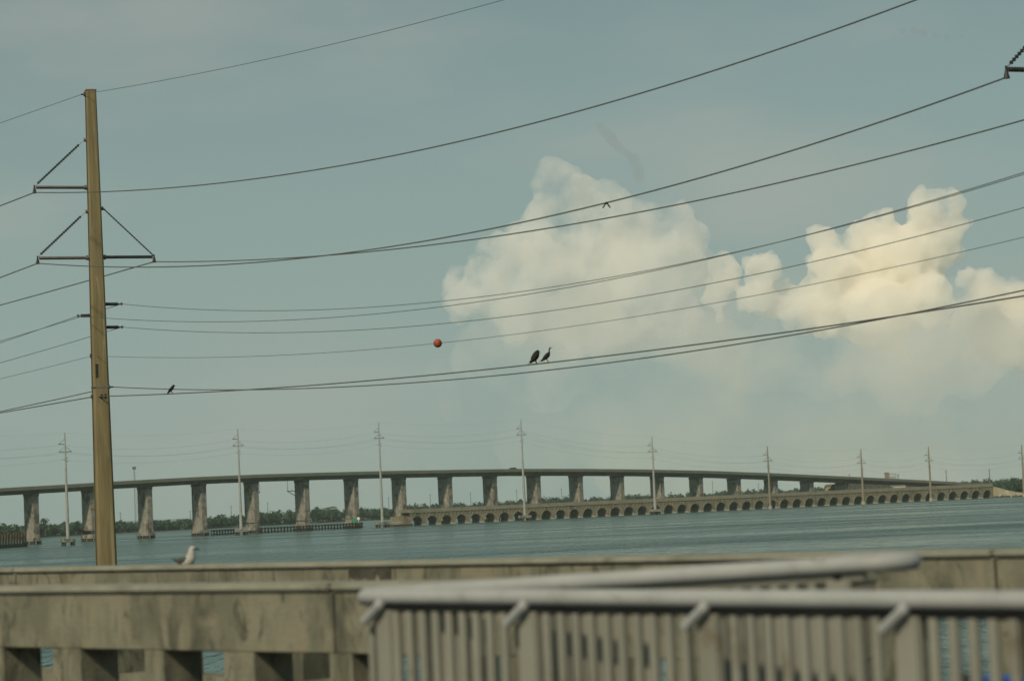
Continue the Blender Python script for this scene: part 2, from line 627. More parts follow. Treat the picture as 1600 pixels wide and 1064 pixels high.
SEG_H = 1.9
seg_me = None
PW, PD = 2.6, 6.6         # along the bridge, across it


def chamfer_box_mesh(name, m, sx, sy, sz, ch):
    b2 = MB()
    x, y = sx / 2, sy / 2
    poly = [(-x + ch, -y), (x - ch, -y), (x, -y + ch), (x, y - ch), (x - ch, y), (-x + ch, y), (-x, y - ch), (-x, -y + ch)]
    vs = [(p[0], p[1], 0) for p in poly] + [(p[0], p[1], sz) for p in poly]
    fs = [tuple(range(7, -1, -1)), tuple(range(8, 16))] + [(i, (i + 1) % 8, 8 + (i + 1) % 8, 8 + i) for i in range(8)]
    return b2.add(vs, fs).mesh(name, m)


seg_me = chamfer_box_mesh('segment', 'far_concrete', PW, PD, SEG_H - 0.1, 0.2)
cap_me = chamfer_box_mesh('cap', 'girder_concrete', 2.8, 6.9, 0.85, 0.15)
foot_me = chamfer_box_mesh('footing', 'far_concrete', 3.5, 7.8, 1.2, 0.2)
pile_me = MB().tube([(0, 0, -3), (0, 0, 1.15)], 0.55, 10).mesh('pile', 'dark_pile')
piers = {}
for n in range(-3, 19):
    zt = btop(n) - 2.75
    x = loc_n(n)
    if zt < 4.5:
        continue
    core = MB().box((0, 0, (zt - 0.8 + 1.4) / 2), (PW - 0.16, PD - 0.16, zt - 0.8 - 1.4)).build('pier', 'far_concrete', bridge, loc=(x, 0, 0))
    piers[n] = core
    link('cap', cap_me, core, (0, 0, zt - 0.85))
    zs = zt - 0.86
    while zs > 2.4:
        link('segment', seg_me, core, (0, 0, max(zs - SEG_H, 2.3)))
        zs -= SEG_H
    link('footing', foot_me, core, (0, 0, 1.15))
    for dy in (-3.2, -1.7, 1.7, 3.2):
        for dx in (-1.3, 1.3):
            link('pile', pile_me, core, (dx, dy, 0))
# inspection brackets facing the navigation channel
for n, s in ((4, 1), (5, -1)):
    zt = btop(n) - 2.75
    zb = zt - 4.0
    m2 = MB()
    m2.box((s * (PW / 2 + 2.2), 2.2, zb), (4.2, 0.25, 0.25))
    m2.tube([(s * (PW / 2 + 4.2), 2.2, zb), (s * (PW / 2 + 0.1), 2.2, zb - 2.1)], 0.13, 6)
    m2.tube([(s * (PW / 2 + 4.0), 2.2, zb - 0.4), (s * (PW / 2 + 4.0), 2.2, zt + 0.2)], 0.09, 6)
    m2.tube([(s * (PW / 2 + 2.0), 2.2, zb + 0.1), (s * (PW / 2 + 2.0), 2.2, zb + 0.9)], 0.06, 6)
    m2.build('light_bracket', 'dark_metal', piers[n])

# a car crossing the hump
n = (800 + 0) and None
best = min((abs(proj((*bxy(q / 50), 20))[0] - 798), q / 50) for q in range(400, 600))[1]
cx, cy = bxy(best)
t = thing('car', 'small dark car crossing the crest of the highway bridge', 'car',
          ORG + BDIR * loc_n(best) + Vector((BDIR.y, -BDIR.x, 0)) * 2.0 + Vector((0, 0, btop(best) - 1.01)), BANG)
body = MB().prism([(-2.2, 0.35), (2.2, 0.35), (2.25, 0.75), (1.3, 0.95), (0.75, 1.62), (-1.1, 1.66), (-1.9, 1.05), (-2.25, 0.95)], -0.88, 0.88).build('body', 'car_paint', t)
bevel(body, 0.06)
for s in (-1, 1):
    MB().prism([(-1.55, 1.03), (0.98, 1.03), (0.62, 1.5), (-1.05, 1.53)], s * 0.885 - 0.01, s * 0.885 + 0.01).build('window', 'glass_dark', t)
    for x in (-1.35, 1.35):
        MB().tube([(x, s * 0.72, 0.33), (x, s * 0.92, 0.33)], 0.33, 14).build('wheel', 'tyre', t)

# ------------------------------------------------------------------ the old arched viaduct
A0 = Vector((XP(640, 1030), 1030, 0))
A1 = Vector((XP(1552, 1180, 775), 1180, 0))
AD = A1 - A0
AL = AD.length
AANG = math.atan2(AD.y, AD.x)
NA = 45
AP = AL / NA
AT = 8.0            # width of the viaduct
AH = 6.55
viad = thing('arched_viaduct', 'old low concrete viaduct with a long row of small arches', 'bridge', A0, AANG)


def arch_mesh(L):
    m2 = MB()
    # side walls as quad strips either side of the opening so that faces stay convex
    nseg = 12
    w, pier = L - 1.2, 0.6
    r = w / 2
    arc = [(L / 2 - r * math.cos(math.pi * k / nseg), 0.4 + 3.25 * math.sin(math.pi * k / nseg)) for k in range(nseg + 1)]
    for y in (0, AT):
        vs = [(0, y, -2), (pier, y, -2), (pier, y, 0.4), (pier, y, 5.2), (0, y, 5.2)]
        m2.add(vs, [(0, 1, 2, 3, 4)])
        vs = [(L - pier, y, -2), (L, y, -2), (L, y, 5.2), (L - pier, y, 5.2), (L - pier, y, 0.4)]
        m2.add(vs, [(0, 1, 2, 3, 4)])
        for k in range(nseg):
            m2.add([(arc[k][0], y, arc[k][1]), (arc[k + 1][0], y, arc[k + 1][1]), (arc[k + 1][0], y, 5.2), (arc[k][0], y, 5.2)], [(0, 1, 2, 3)])
    strip = [(pier, -2)] + arc + [(L - pier, -2)]
    for k in range(len(strip) - 1):
        (xa, za), (xb, zb) = strip[k], strip[k + 1]
        m2.add([(xa, 0, za), (xb, 0, zb), (xb, AT, zb), (xa, AT, za)], [(0, 1, 2, 3)])
    m2.add([(0, 0, 5.2), (L, 0, 5.2), (L, AT, 5.2), (0, AT, 5.2)], [(0, 1, 2, 3)])
    # raised arch ring
    for k in range(nseg):
        q = []
        for (x, z), s in ((arc[k], 0.0), (arc[k + 1], 0.0)):
            q.append((x, z))
        def outw(p, d):
            vx, vz = p[0] - L / 2, (p[1] - 0.4) * 0.7 + 0.001
            ln = math.hypot(vx, vz)
            return (p[0] + vx / ln * d, p[1] + vz / ln * d)
        o0, o1 = outw(arc[k], 0.42), outw(arc[k + 1], 0.42)
        m2.add([(arc[k][0], -0.12, arc[k][1]), (arc[k + 1][0], -0.12, arc[k + 1][1]), (o1[0], -0.12, o1[1]), (o0[0], -0.12, o0[1])], [(0, 1, 2, 3)])
        m2.add([(o0[0], -0.12, o0[1]), (o1[0], -0.12, o1[1]), (o1[0], 0, o1[1]), (o0[0], 0, o0[1])], [(0, 1, 2, 3)])
    # spandrel ribs
    for k in range(4):
        m2.box((L * (k + 0.5) / 4, -0.14, 4.6), (0.34, 0.28, 1.1))
    return m2.mesh('arch', 'arch_concrete')


a_me = arch_mesh(AP)
p_me = MB().box((AP / 2, 0.05, 5.9), (AP - 0.04, 0.34, 1.35)).mesh('parapet', 'arch_parapet')
led_me = MB().box((AP / 2, -0.1, 5.215), (AP - 0.04, 0.5, 0.22)).mesh('ledge', 'arch_parapet')
f_me = MB().box((0, AT / 2, 0.1), (1.28, AT + 0.5, 0.9), taper=0.96).mesh('pier_base', 'pale_footing')
for k in range(NA):
    ar = link('arch', a_me, viad, (k * AP, 0, 0))
    pa = link('parapet', p_me, ar)
    link('ledge', led_me, ar)
    link('parapet', p_me, ar, (0, AT - 0.1, 0))
    if k:
        link('pier_base', f_me, ar, (0, 0, 0))
# the broken left end: a solid abutment block
MB().box((-2.6, AT / 2, 1.6), (5.0, AT + 0.6, 4.6), taper=0.9).build('abutment', 'arch_concrete', viad)
MB().box((-3.5, AT / 2, 0.2), (8.5, AT + 2.0, 1.0)).build('footing', 'dark_pile', viad)

# ------------------------------------------------------------------ the right-hand causeway: sand bank, rocks, shrubs, buildings
u = AD.normalized()
e0 = A1 + u * 0.2
vsx = []
for d, zt, w in ((0, 5.2, 3), (8, 3.2, 4), (16, 1.7, 4.5), (40, 1.3, 7), (400, 1.3, 12)):
    p = e0 + u * d
    nrm = Vector((u.y, -u.x, 0))
    vsx.append([p + nrm * (w + 0.5) + Vector((0, 0, -0.6)), p + nrm * w * 0.55 + Vector((0, 0, min(0.9, zt * 0.5))), p + nrm * 0.3 + Vector((0, 0, zt)), p - nrm * 9 + Vector((0, 0, max(1.4, zt - 0.6))), p - nrm * 22 + Vector((0, 0, 1.25)),
                p - nrm * 420 + Vector((0, 0, 1.5)), p - nrm * 424 + Vector((0, 0, -0.6))])
vs, fs = [v for r_ in vsx for v in r_], []
for i in range(len(vsx) - 1):
    for k in range(6):
        fs.append((i * 7 + k, (i + 1) * 7 + k, (i + 1) * 7 + k + 1, i * 7 + k + 1))
fs.append(tuple(range(7)))
structure(MB().add(vs, fs).build('embankment', 'sand'))
# land behind the viaduct carrying the bridge landing and the buildings
lp = [(1268, 1215), (1700, 1215), (1700, 1640), (1330, 1640), (1290, 1400)]
vs = [(XP(x, y, 775), y, 1.45) for x, y in lp] + [(XP(x, y, 775), y, -1) for x, y in lp]
fs = [tuple(range(5))] + [(i, (i + 1) % 5, 5 + (i + 1) % 5, 5 + i) for i in range(5)]
structure(MB().add(vs, fs).build('island_ground', 'sand'))
# embankment carrying the landing of the highway bridge
nn = [18.0 + 0.5 * k for k in range(16)]
prof = [(-12, None), (-6.2, -3.2), (6.2, -3.2), (12, None)]
vs, fs = [], []
for n in nn:
    zt = btop(n)
    for y, dz in prof:
        vs.append(tuple(ORG + BDIR * loc_n(n) + Vector((-BDIR.y, BDIR.x, 0)) * y + Vector((0, 0, 1.3 if dz is None else max(1.6, zt + dz)))))
for i in range(len(nn) - 1):
    for k in range(3):
        fs.append((i * 4 + k, (i + 1) * 4 + k, (i + 1) * 4 + k + 1, i * 4 + k + 1))
fs.append((0, 1, 2, 3))
structure(MB().add(vs, fs).build('landing_embankment', 'rock'))

# riprap along the causeway foot, one mass of small stones
mb = MB()
rg = random.Random(11)
nrm = Vector((u.y, -u.x, 0))
for k in range(420):
    d = rg.uniform(-2, 90)
    w = 3.0 + min(4, d * 0.05) + rg.uniform(-0.8, 1.6)
    p = e0 + u * d + nrm * w
    s = rg.uniform(0.35, 0.8)
    mb.box((p.x, p.y, rg.uniform(-0.1, 0.5)), (s * 1.4, s, s), rg.uniform(0, 3), 0.7)
rr = mb.build('riprap', 'rock')
rr['kind'] = 'stuff'
rr['label'] = 'dark riprap stones along the foot of the sandy bank'

mb = MB()
rg = random.Random(5)
for k in range(150):
    d = rg.uniform(1, 70)
    p = e0 + u * d - nrm * rg.uniform(2.0, 14)
    top = 4.4 + min(4.0, d * 0.22) + rg.uniform(-0.9, 0.5)
    h = top - 1.0
    leaf_cloud(mb, (p.x, p.y, 1.0 + h * 0.52), (2.4, 2.4, h * 0.5), 70, 0.5, rg)
    core = bmesh_ico((1.8, 1.8, h * 0.4))
    mb.add([(LC[0] + a[0], LC[1] + a[1], LC[2] + a[2]) for a in core[0]], core[1])
o = mb.build('roadside_shrubs', 'leaves')
o['kind'] = 'stuff'
o['label'] = 'dark green shrubs massed on the bank at the right edge'


def building(name, label, cat, px0, px1, ytop, Y, depth, wall, roof, roof_h, z0=1.45, wins=2):
    a, b_ = P(px0, ytop, Y), P(px1, ytop, Y)
    w = b_.x - a.x
    h = (a.z + b_.z) / 2 - z0
    t = thing(name, label, cat, ((a.x + b_.x) / 2, Y + depth / 2, z0))
    hw = h - roof_h
    MB().box((0, 0, hw / 2), (w, depth, hw)).build('wall', wall, t)
    r_ = MB().prism([(-w / 2 - 0.4, hw), (w / 2 + 0.4, hw), (w / 2 - 0.6, h), (-w / 2 + 0.6, h)], -depth / 2 - 0.4, depth / 2 + 0.4).build('roof', roof, t)
    for k in range(wins):
        x = -w / 2 + w * (k + 0.5) / wins
        MB().box((x, -depth / 2 - 0.02, hw * 0.78), (0.9, 0.08, 0.9)).build('window', 'glass_dark', t)
    return t


building('yellow_house', 'small yellow house with brown roof behind the arched viaduct', 'house', 1291, 1306, 756.5, 1235, 7, 'yellow_wall', 'roof_brown', 0.9)
building('red_house', 'dark reddish building under the bridge landing right of the yellow house', 'building', 1310, 1327, 756.5, 1222, 8, 'red_wall', 'roof_brown', 0.7)
building('pale_house', 'pale low house under the bridge landing left of a tall pole', 'house', 1330, 1345, 757.5, 1226, 7, 'cream_wall', 'roof_pale', 0.8)
building('trailer_home', 'long cream flat building just above the viaduct parapet', 'building', 1388, 1415, 758.2, 1228, 6, 'cream_wall', 'roof_pale', 0.35, wins=4)
building('pink_shed', 'small pinkish shed at the left end of the long cream building', 'shed', 1377, 1386, 757.2, 1232, 5, 'pink_panel', 'roof_pale', 0.5, wins=1)

# sign panels beside the bridge landing
sp_ = P(1386, 749, 1275)
t = thing('road_sign', 'pinkish sign panel on posts rising above the bridge parapet', 'sign', (sp_.x, 1275, 1.45))
for x in (-0.9, 0.9):
    MB().box((x, 0.1, (P(1386, 740, 1275).z - 1.45) / 2), (0.2, 0.2, P(1386, 740, 1275).z - 1.45)).build('post', 'galvanised', t)
MB().box((0, 0, P(1386, 743, 1275).z - 1.45), (2.3, 0.12, 3.2)).build('panel', 'pink_panel', t)
MB().box((0, -0.02, P(1386, 739.2, 1275).z - 1.45), (2.5, 0.2, 0.5)).build('top_bar', 'girder_concrete', t)
sp_ = P(1395, 749, 1290)
t = thing('road_sign', 'pale sign panel on posts right of the pinkish sign', 'sign', (sp_.x, 1290, 1.45))
for x in (-1.6, 1.6):
    MB().box((x, 0.1, (P(1395, 741, 1290).z - 1.45) / 2), (0.18, 0.18, P(1395, 741, 1290).z - 1.45)).build('post', 'galvanised', t)
MB().box((0, 0, P(1395, 746, 1290).z - 1.45), (3.6, 0.12, 1.6)).build('panel', 'roof_pale', t)
MB().box((0, 0, P(1395, 740.7, 1290).z - 1.45), (3.6, 0.12, 0.6)).build('panel', 'roof_pale', t)


# ------------------------------------------------------------------ thin distant poles and the mast
def thin_pole(px, ytop, Y, label, r=0.2, z0=0.8):
    p = P(px, ytop, Y)
    b_ = Vector((p.x, Y, z0))
    t = thing('distant_pole', label, 'pole', b_, 0, 'thin poles far behind the bridges')
    h = p.z - z0
    MB().tube([(0, 0, 0), (0, 0, h)], [r, r * 0.6], 8).build('shaft', 'galvanised', t)
    MB().box((0, 0, h * 0.93), (1.8, 0.15, 0.15)).build('crossarm', 'galvanised', t)
    return t


for px, yt, Y, lb in (
        (9, 818, 1420, 'thin far pole at the left edge of the picture above the wood'),
        (188, 800, 1500, 'thin far pole just right of the tall tan pole above the wood'),
        (297, 797, 1560, 'thin far pole left of the third bridge pier from the tan pole'),
        (361, 789, 1560, 'thin far pole left of the white pole near the timber fender'),
        (418, 784, 1600, 'thin far pole under the bracket on the channel pier'),
        (607, 776, 1700, 'thin far pole just right of the white pole at the viaduct end'),
        (672, 771, 1760, 'thin far pole in the first gap above the viaduct'),
        (735, 769, 1780, 'thin far pole in the second gap above the viaduct'),
        (807, 765, 1800, 'thin far pole just left of the tallest white pole'),
        (877, 762, 1820, 'thin far pole right of the bushy tree above the viaduct'),
        (1113, 751, 1860, 'thin far pole between piers left of centre of the right half'),
        (1185, 754, 1870, 'thin far pole between piers near the tan far pole'),
        (1327, 739, 1500, 'thin far pole above the bridge deck left of the sign panels'),
        (1403, 740, 1320, 'thin far pole right beside the sign panels'),
        (1478, 734, 1330, 'thin far pole right of the second tan pole above the deck'),
        (1545.5, 732, 1300, 'thin far pole above the end of the viaduct')):
    thin_pole(px, yt, Y, lb, 0.24 if Y > 1400 else 0.3)

# lattice mast with guys
mp_ = P(209.5, 729, 1550)
t = thing('lattice_mast', 'thin lattice radio mast with a round head behind the bridge', 'mast', (mp_.x, 1550, 0.8))
H = mp_.z - 0.8
mast = MB()
for k in range(3):
    a = k * 2.094
    mast.tube([(math.cos(a) * 0.75, math.sin(a) * 0.75, 0), (math.cos(a) * 0.35, math.sin(a) * 0.35, H)], 0.09, 5)
for q in range(30):
    z0, z1 = H * q / 30, H * (q + 1) / 30
    for k in range(3):
        a, a2 = k * 2.094, (k + 1) * 2.094
        r0, r1 = 0.75 - 0.4 * q / 30, 0.75 - 0.4 * (q + 1) / 30
        mast.tube([(math.cos(a) * r0, math.sin(a) * r0, z0), (math.cos(a2) * r1, math.sin(a2) * r1, z1)], 0.05, 4)
mast.build('lattice', 'galvanised', t)
hd = MB()
for z, r_ in ((H - 0.3, 0.9), (H - 1.2, 1.0)):
    hd.tube([(math.cos(a / 12 * 6.283) * r_, math.sin(a / 12 * 6.283) * r_, z) for a in range(13)], 0.1, 5)
for a in range(6):
    hd.box((math.cos(a * 1.047) * 0.95, math.sin(a * 1.047) * 0.95, H - 0.8), (0.3, 0.2, 1.6), a * 1.047)
hd.build('antenna_head', 'galvanised', t)

# ------------------------------------------------------------------ the far row of transmission poles standing in the water
FP = [  # base px, base Y, top y, material, label
    (105, 830, 676, 'grey_pole', 'pale transmission pole in the water left of the tall tan pole'),
    (376, 940, 670, 'grey_pole', 'pale transmission pole in the water beside the timber fender'),
    (597, 1006, 660, 'grey_pole', 'pale transmission pole on a pile platform by the viaduct end'),
    (820, 1022, 655, 'grey_pole', 'tallest pale transmission pole, standing before the viaduct near the crest'),
    (1024, 1055, 682, 'grey_pole', 'pale transmission pole before the viaduct, next right of the tallest'),
    (1204, 1085, 697, 'tan_far_pole', 'tan transmission pole before the viaduct, leftmost of the tan ones'),
    (1350, 1110, 701, 'tan_far_pole', 'tan transmission pole before the viaduct beside the cream building'),
    (1456, 1130, 698, 'tan_far_pole', 'tan transmission pole before the right end of the viaduct'),
    (1602, 1165, 695, 'tan_far_pole', 'tan transmission pole cut by the right edge of the picture')]
tips = []
for i, (px, Y, yt, m, lb) in enumerate(FP):
    X = XP(px, Y)
    base = Vector((X, Y, 0))
    # true height from its top line
    H = P(px - 7, yt, Y).z
    t = thing('transmission_pole', lb, 'pole', base, R(25), 'transmission poles standing in the water')
    zc = 2.2 if i < 5 else 1.2
    MB().tube([(0, 0, zc - 0.3), (0, 0, H)], [0.62, 0.2], 10).build('shaft', m, t)
    s = 1.0
    zl, zu = H - 6.2, H - 3.7
    for sx, z in ((-1, zu), (-1, zl), (1, zl)):
        MB().tube([(0, 0, z), (sx * 2.1, 0, z)], 0.12, 6).build('arm', 'insulator', t)
        MB().tube([(0, 0, z + 1.7), (sx * 2.1, 0, z + 0.05)], 0.06, 6).build('brace', 'insulator', t)
    for k, z in enumerate((H - 8.2, H - 8.7, H - 9.3)):
        sx = (1, -1, 1)[k]
        MB().tube([(0, 0, z), (sx * 0.85, 0, z)], 0.1, 6).build('insulator_peg', 'insulator', t)
    if i < 5:
        cw = 3.4 if i != 2 else 4.4
        bevel(MB().box((0, 0, zc - 0.55), (cw * 1.25, cw, 1.1)).build('pile_cap', 'far_concrete', t), 0.08, 1)
        for dx in (-1, 1):
            for dy in (-1, 1):
                MB().tube([(dx * cw * 0.48, dy * cw * 0.36, -3), (dx * cw * 0.42, dy * cw * 0.34, zc - 0.6)], 0.45, 8).build('pile', 'dark_pile', t)
        if i == 2:
            MB().box((5.2, 0.5, zc - 0.5), (5.5, 1.5, 0.5)).build('walkway', 'pale_footing', t)
    else:
        MB().tube([(0, 0, -2), (0, 0, 1.3)], [0.95, 0.85], 10).build('footing', 'pale_footing', t)
    rot = Matrix.Rotation(R(25), 3, 'Z')
    tips.append([base + rot @ Vector(q) for q in ((0, 0, H), (-2.1, 0, zu - 0.3), (-2.1, 0, zl - 0.3), (2.1, 0, zl - 0.3), (-0.85, 0, H - 8.75))])
for k, nm in enumerate(('faint far wire along the tops of the pole row', 'faint far conductor on the upper left arms of the pole row',
                        'faint far conductor on the lower left arms of the pole row', 'faint far conductor on the right arms of the pole row',
                        'faint far lower wire on the pegs of the pole row')):
    m2 = MB()
    pts = [p[k] for p in tips]
    ext0 = pts[0] * 2 - pts[1]
    ext0.z = pts[0].z
    pts = [ext0] + pts
    line = []
    for a, b_ in zip(pts[:-1], pts[1:]):
        for q in range(12):
            w = q / 12
            p = a.lerp(b_, w)
            p.z -= 4 * (2.2 if k else 1.6) * w * (1 - w)
            line.append(p)
    line.append(pts[-1])
    m2.tube(line, 0.018 if k else 0.012, 4)
    tag(m2.build('power_line', 'wire_pale'), nm, 'wire', 'far power lines')

# ------------------------------------------------------------------ timber fenders, rusty bulkhead, channel marker
def fender(name, label, x0, x1, Y_off, step):
    n0 = 0
    a, b_ = Vector((XP(x0[0], x0[1], 830), x0[1], 0)), Vector((XP(x1[0], x1[1], 825), x1[1], 0))
    d = b_ - a
    L = d.length
    t = thing(name, label, 'fender', a, math.atan2(d.y, d.x), 'timber fenders guarding the channel')
    k = 0
    pm = MB().tube([(0, 0, -3), (0, 0, 2.15)], [0.34, 0.3], 8).mesh('pile', 'timber')
    while k * step <= L:
        link('pile', pm, t, (k * step, 0, 0))
        k += 1
    MB().box((L / 2, -0.42, 1.75), (L + 0.6, 0.22, 0.42)).build('beam', 'timber', t)
    MB().box((L / 2, -0.42, 0.55), (L + 0.6, 0.22, 0.42)).build('beam', 'timber', t)
    MB().box((L / 2, 0.1, 2.2), (L + 0.6, 0.9, 0.1)).build('plank_top', 'timber', t)
    return t


fender('timber_fender', 'short dark timber fender left of the pale pole', (330, 958), (366, 972), 0, 1.9)
fender('timber_fender', 'long dark timber fender across the feet of two channel piers', (404, 975), (566, 1020), 0, 1.75)
gp = P(554, 818, 1012)
t = thing('channel_marker', 'small green channel marker at the right end of the fender', 'marker', (gp.x, 1012, 2.25))
bevel(MB().box((0, 0, 0.85), (2.4, 1.6, 1.7), taper=0.85).build('housing', 'green_paint', t), 0.12, 2)
MB().tube([(1.6, 0, 0), (1.6, 0, 2.3)], 0.12, 8).build('post', 'white_paint', t)
MB().box((1.6, -0.1, 1.6), (1.0, 0.08, 1.0)).build('board', 'white_paint', t)

# rusty bulkhead at the far left
a = Vector((XP(-60, 812, 855), 812, 0))
b_ = Vector((XP(40, 852, 850), 852, 0))
d = b_ - a
L = d.length
t = thing('rusty_bulkhead', 'rusty brown sheet pile bulkhead at the left edge by the first pier', 'bulkhead', a, math.atan2(d.y, d.x))
rg = random.Random(2)
k = 0
while k * 0.95 < L:
    h = 4.6 - 0.9 * (k * 0.95 / L) * 0 + rg.uniform(-0.5, 0.3)
    bevel(MB().box((k * 0.95, (k % 2) * 0.35, h / 2 - 0.5), (0.93, 0.22, h + 1)).build('sheet_pile', 'rust', t), 0.03, 1)
    k += 1
MB().box((L / 2, -0.35, 0.5), (L + 0.5, 0.4, 1.3)).build('wale', 'tar_black', t)
MB().box((L * 0.28, 3.2, 1.6), (L * 0.5, 5, 3.4)).build('backfill', 'tar_black', t)

# ------------------------------------------------------------------ near transmission poles and wires
YP1 = F / 43.0
S43 = 43.0
pb = P(170.5, 880, YP1)
ptop = P(137, 143, YP1)
AXC = Vector(((pb.x + ptop.x) / 2, YP1, 0))
HT = ptop.z
ARMD = Vector((0.93, 0.36, 0)).normalized()      # arms stand across the line


def on_pole(px, py):
    """a point of the arm plane through the pole axis that the photograph shows at px, py (local to the pole foot)"""
    d = ray(px, py)
    nn_ = Vector((ARMD.y, -ARMD.x, 0))
    k = (AXC - CLOC).dot(nn_) / d.dot(nn_)
    return CLOC + d * k - AXC


P1 = thing('utility_pole', 'tall tan square utility pole behind the wall on the left', 'utility pole', AXC, 0, 'tall near utility poles')
h0, h1 = 0.42, 0.185


def pole_shaft():
    m2 = MB()
    vs, fs = [], []
    rz = math.atan2(ARMD.y, ARMD.x) - 0.05
    lv = 14
    for i in range(lv + 1):
        z = -1.5 + (HT + 1.5) * i / lv
        h = h0 + (h1 - h0) * i / lv
        ch = h * 0.22
        for x, y in ((-h + ch, -h), (h - ch, -h), (h, -h + ch), (h, h - ch), (h - ch, h), (-h + ch, h), (-h, h - ch), (-h, -h + ch)):
            vs.append((x * math.cos(rz) - y * math.sin(rz), x * math.sin(rz) + y * math.cos(rz), z))
    for i in range(lv):
        for k in range(8):
            fs.append((i * 8 + k, i * 8 + (k + 1) % 8, (i + 1) * 8 + (k + 1) % 8, (i + 1) * 8 + k))
    fs.append(tuple(range(8)))
    fs.append(tuple(lv * 8 + k for k in range(8)))
    return m2.add(vs, fs).build('shaft', 'tan_pole', P1)


shaft = pole_shaft()


def half_w(z):
    return h0 + (h1 - h0) * (z + 1.5) / (HT + 1.5)


def sheds(a, b_, rc, rs, n, nseg=10):
    """an insulator rod from a to b with n thin sheds"""
    a, b_ = Vector(a), Vector(b_)
    pts, rr = [a], [rc]
    for k in range(n):
        for w, r_ in ((0.25, rc), (0.42, rs), (0.58, rs * 0.92), (0.75, rc)):
            pts.append(a.lerp(b_, (k + w) / n))
            rr.append(r_)
    pts.append(b_)
    rr.append(rc)
    return MB().tube(pts, rr, nseg)


def arm(tip_px, foot_py, brace_px, side):
    tip = on_pole(*tip_px)
    rad = Vector((tip.x, tip.y, 0))
    dirv = rad.normalized()
    fz = on_pole(tip_px[0], foot_py).z
    foot = dirv * half_w(fz) + Vector((0, 0, fz))
    tipc = Vector((tip.x, tip.y, fz))
    MB().tube([foot - dirv * 0.05, foot + dirv * 0.12], 0.09, 8).build('arm_base', 'galvanised', P1)
    sheds(foot + dirv * 0.1, tipc - dirv * 0.06, 0.056, 0.066, 26).build('post_insulator', 'insulator', P1)
    bz = on_pole(*brace_px).z
    bf = dirv * half_w(bz) + Vector((0, 0, bz))
    MB().tube([bf - dirv * 0.05, bf + dirv * 0.10], 0.07, 8).build('brace_bracket', 'galvanised', P1)
    b0, b1 = bf + dirv * 0.10, tipc + Vector((0, 0, 0.03))
    if side < 0:
        s0, s1 = b0.lerp(b1, 0.10), b0.lerp(b1, 0.94)
        MB().tube([b0, s0], 0.015, 6).build('link', 'galvanised', P1)
        sheds(s0, s1, 0.028, 0.055, 20).build('strain_insulator', 'insulator', P1)
        MB().tube([s1, b1], 0.015, 6).build('link', 'galvanised', P1)
    else:
        sheds(b0, b1, 0.02, 0.034, 22).build('strain_insulator', 'insulator', P1)
    m2 = MB()
    m2.tube([tipc + Vector((0, 0, 0.08)), tip + Vector((0, 0, 0.08))], 0.03, 6)
    m2.tube([tip + Vector((0, 0, 0.16)), tip + Vector((0, 0, -0.03))], [0.035, 0.08], 8)
    m2.build('clamp', 'dark_metal', P1)
    return tip


T1 = arm((54, 301), 293, (130, 219), -1)
T2 = arm((59, 411.5), 403.5, (135, 331), -1)
T3 = arm((241, 409), 401.5, (160, 326), 1)


def peg(tip_px, side, L=0.6):
    tip = on_pole(*tip_px)
    dirv = Vector((tip.x, tip.y, 0)).normalized()
    foot = dirv * half_w(tip.z) + Vector((0, 0, tip.z))
    MB().tube([foot - dirv * 0.06, foot + dirv * 0.06], 0.05, 8).build('peg_base', 'galvanised', P1)
    e = foot.lerp(tip, 0.78)
    sheds(foot + dirv * 0.04, e, 0.056, 0.07, 9).build('post_insulator', 'insulator', P1)
    m2 = MB()
    m2.tube([e, tip + dirv * 0.03], 0.022, 6)
    m2.tube([tip + Vector((0.03 * math.cos(q), 0, 0.05 * math.sin(q))) for q in [k * 0.785 for k in range(9)]], 0.015, 6)
    m2.build('wire_hook', 'dark_metal', P1)
    return tip


T4 = peg((190, 475), 1)
T5 = peg((122, 493.5), -1)
T6 = peg((191, 511), 1)


def stub(px, py, side):
    tip = on_pole(px, py)
    dirv = Vector((tip.x, tip.y, 0))
    dirv.normalize()
    foot = dirv * half_w(tip.z) + Vector((0, 0, tip.z))
    m2 = MB()
    m2.tube([foot - dirv * 0.06, tip + dirv * 0.02], 0.03, 6)
    m2.box(tuple(foot + dirv * 0.02), (0.08, 0.16, 0.14))
    m2.build('wire_clamp', 'dark_metal', P1)
    return tip


T0 = stub(127.5, 148, -1)
T7 = stub(145, 556, -1)
T9 = stub(147.5, 619.5, -1)
T8 = stub(176, 604.5, 1)
# cap plate, ground lead, band and number tags
MB().box((0, 0, HT + 0.02), (h1 * 2.1, h1 * 2.1, 0.05), math.atan2(ARMD.y, ARMD.x) - 0.05).build('cap_plate', 'roof_brown', P1)
m2 = MB()
lf = -ARMD
pts = [lf * (half_w(z) + 0.012) + Vector((0, 0, z)) for z in (HT - 0.3, HT * 0.8, HT * 0.6, HT * 0.4, 1.0)]
m2.tube(pts, 0.012, 5)
m2.build('ground_lead', 'dark_metal', P1)
bz = on_pole(160, 605).z
hb = half_w(bz) + 0.012
MB().box((0, 0, bz), (hb * 2, hb * 2, 0.06), math.atan2(ARMD.y, ARMD.x) - 0.05).build('band', 'galvanised', P1)
front = Vector((ARMD.y, -ARMD.x, 0))
for k in range(5):
    z = on_pole(152, 571 + k * 4.4).z
    fp = front * (half_w(z) + 0.012) - ARMD * half_w(z) * 0.62
    MB().box((fp.x, fp.y, z), (0.09, 0.012, 0.075), math.atan2(ARMD.y, ARMD.x)).build('number_tag', 'dark_metal', P1)
z = on_pole(164, 619).z
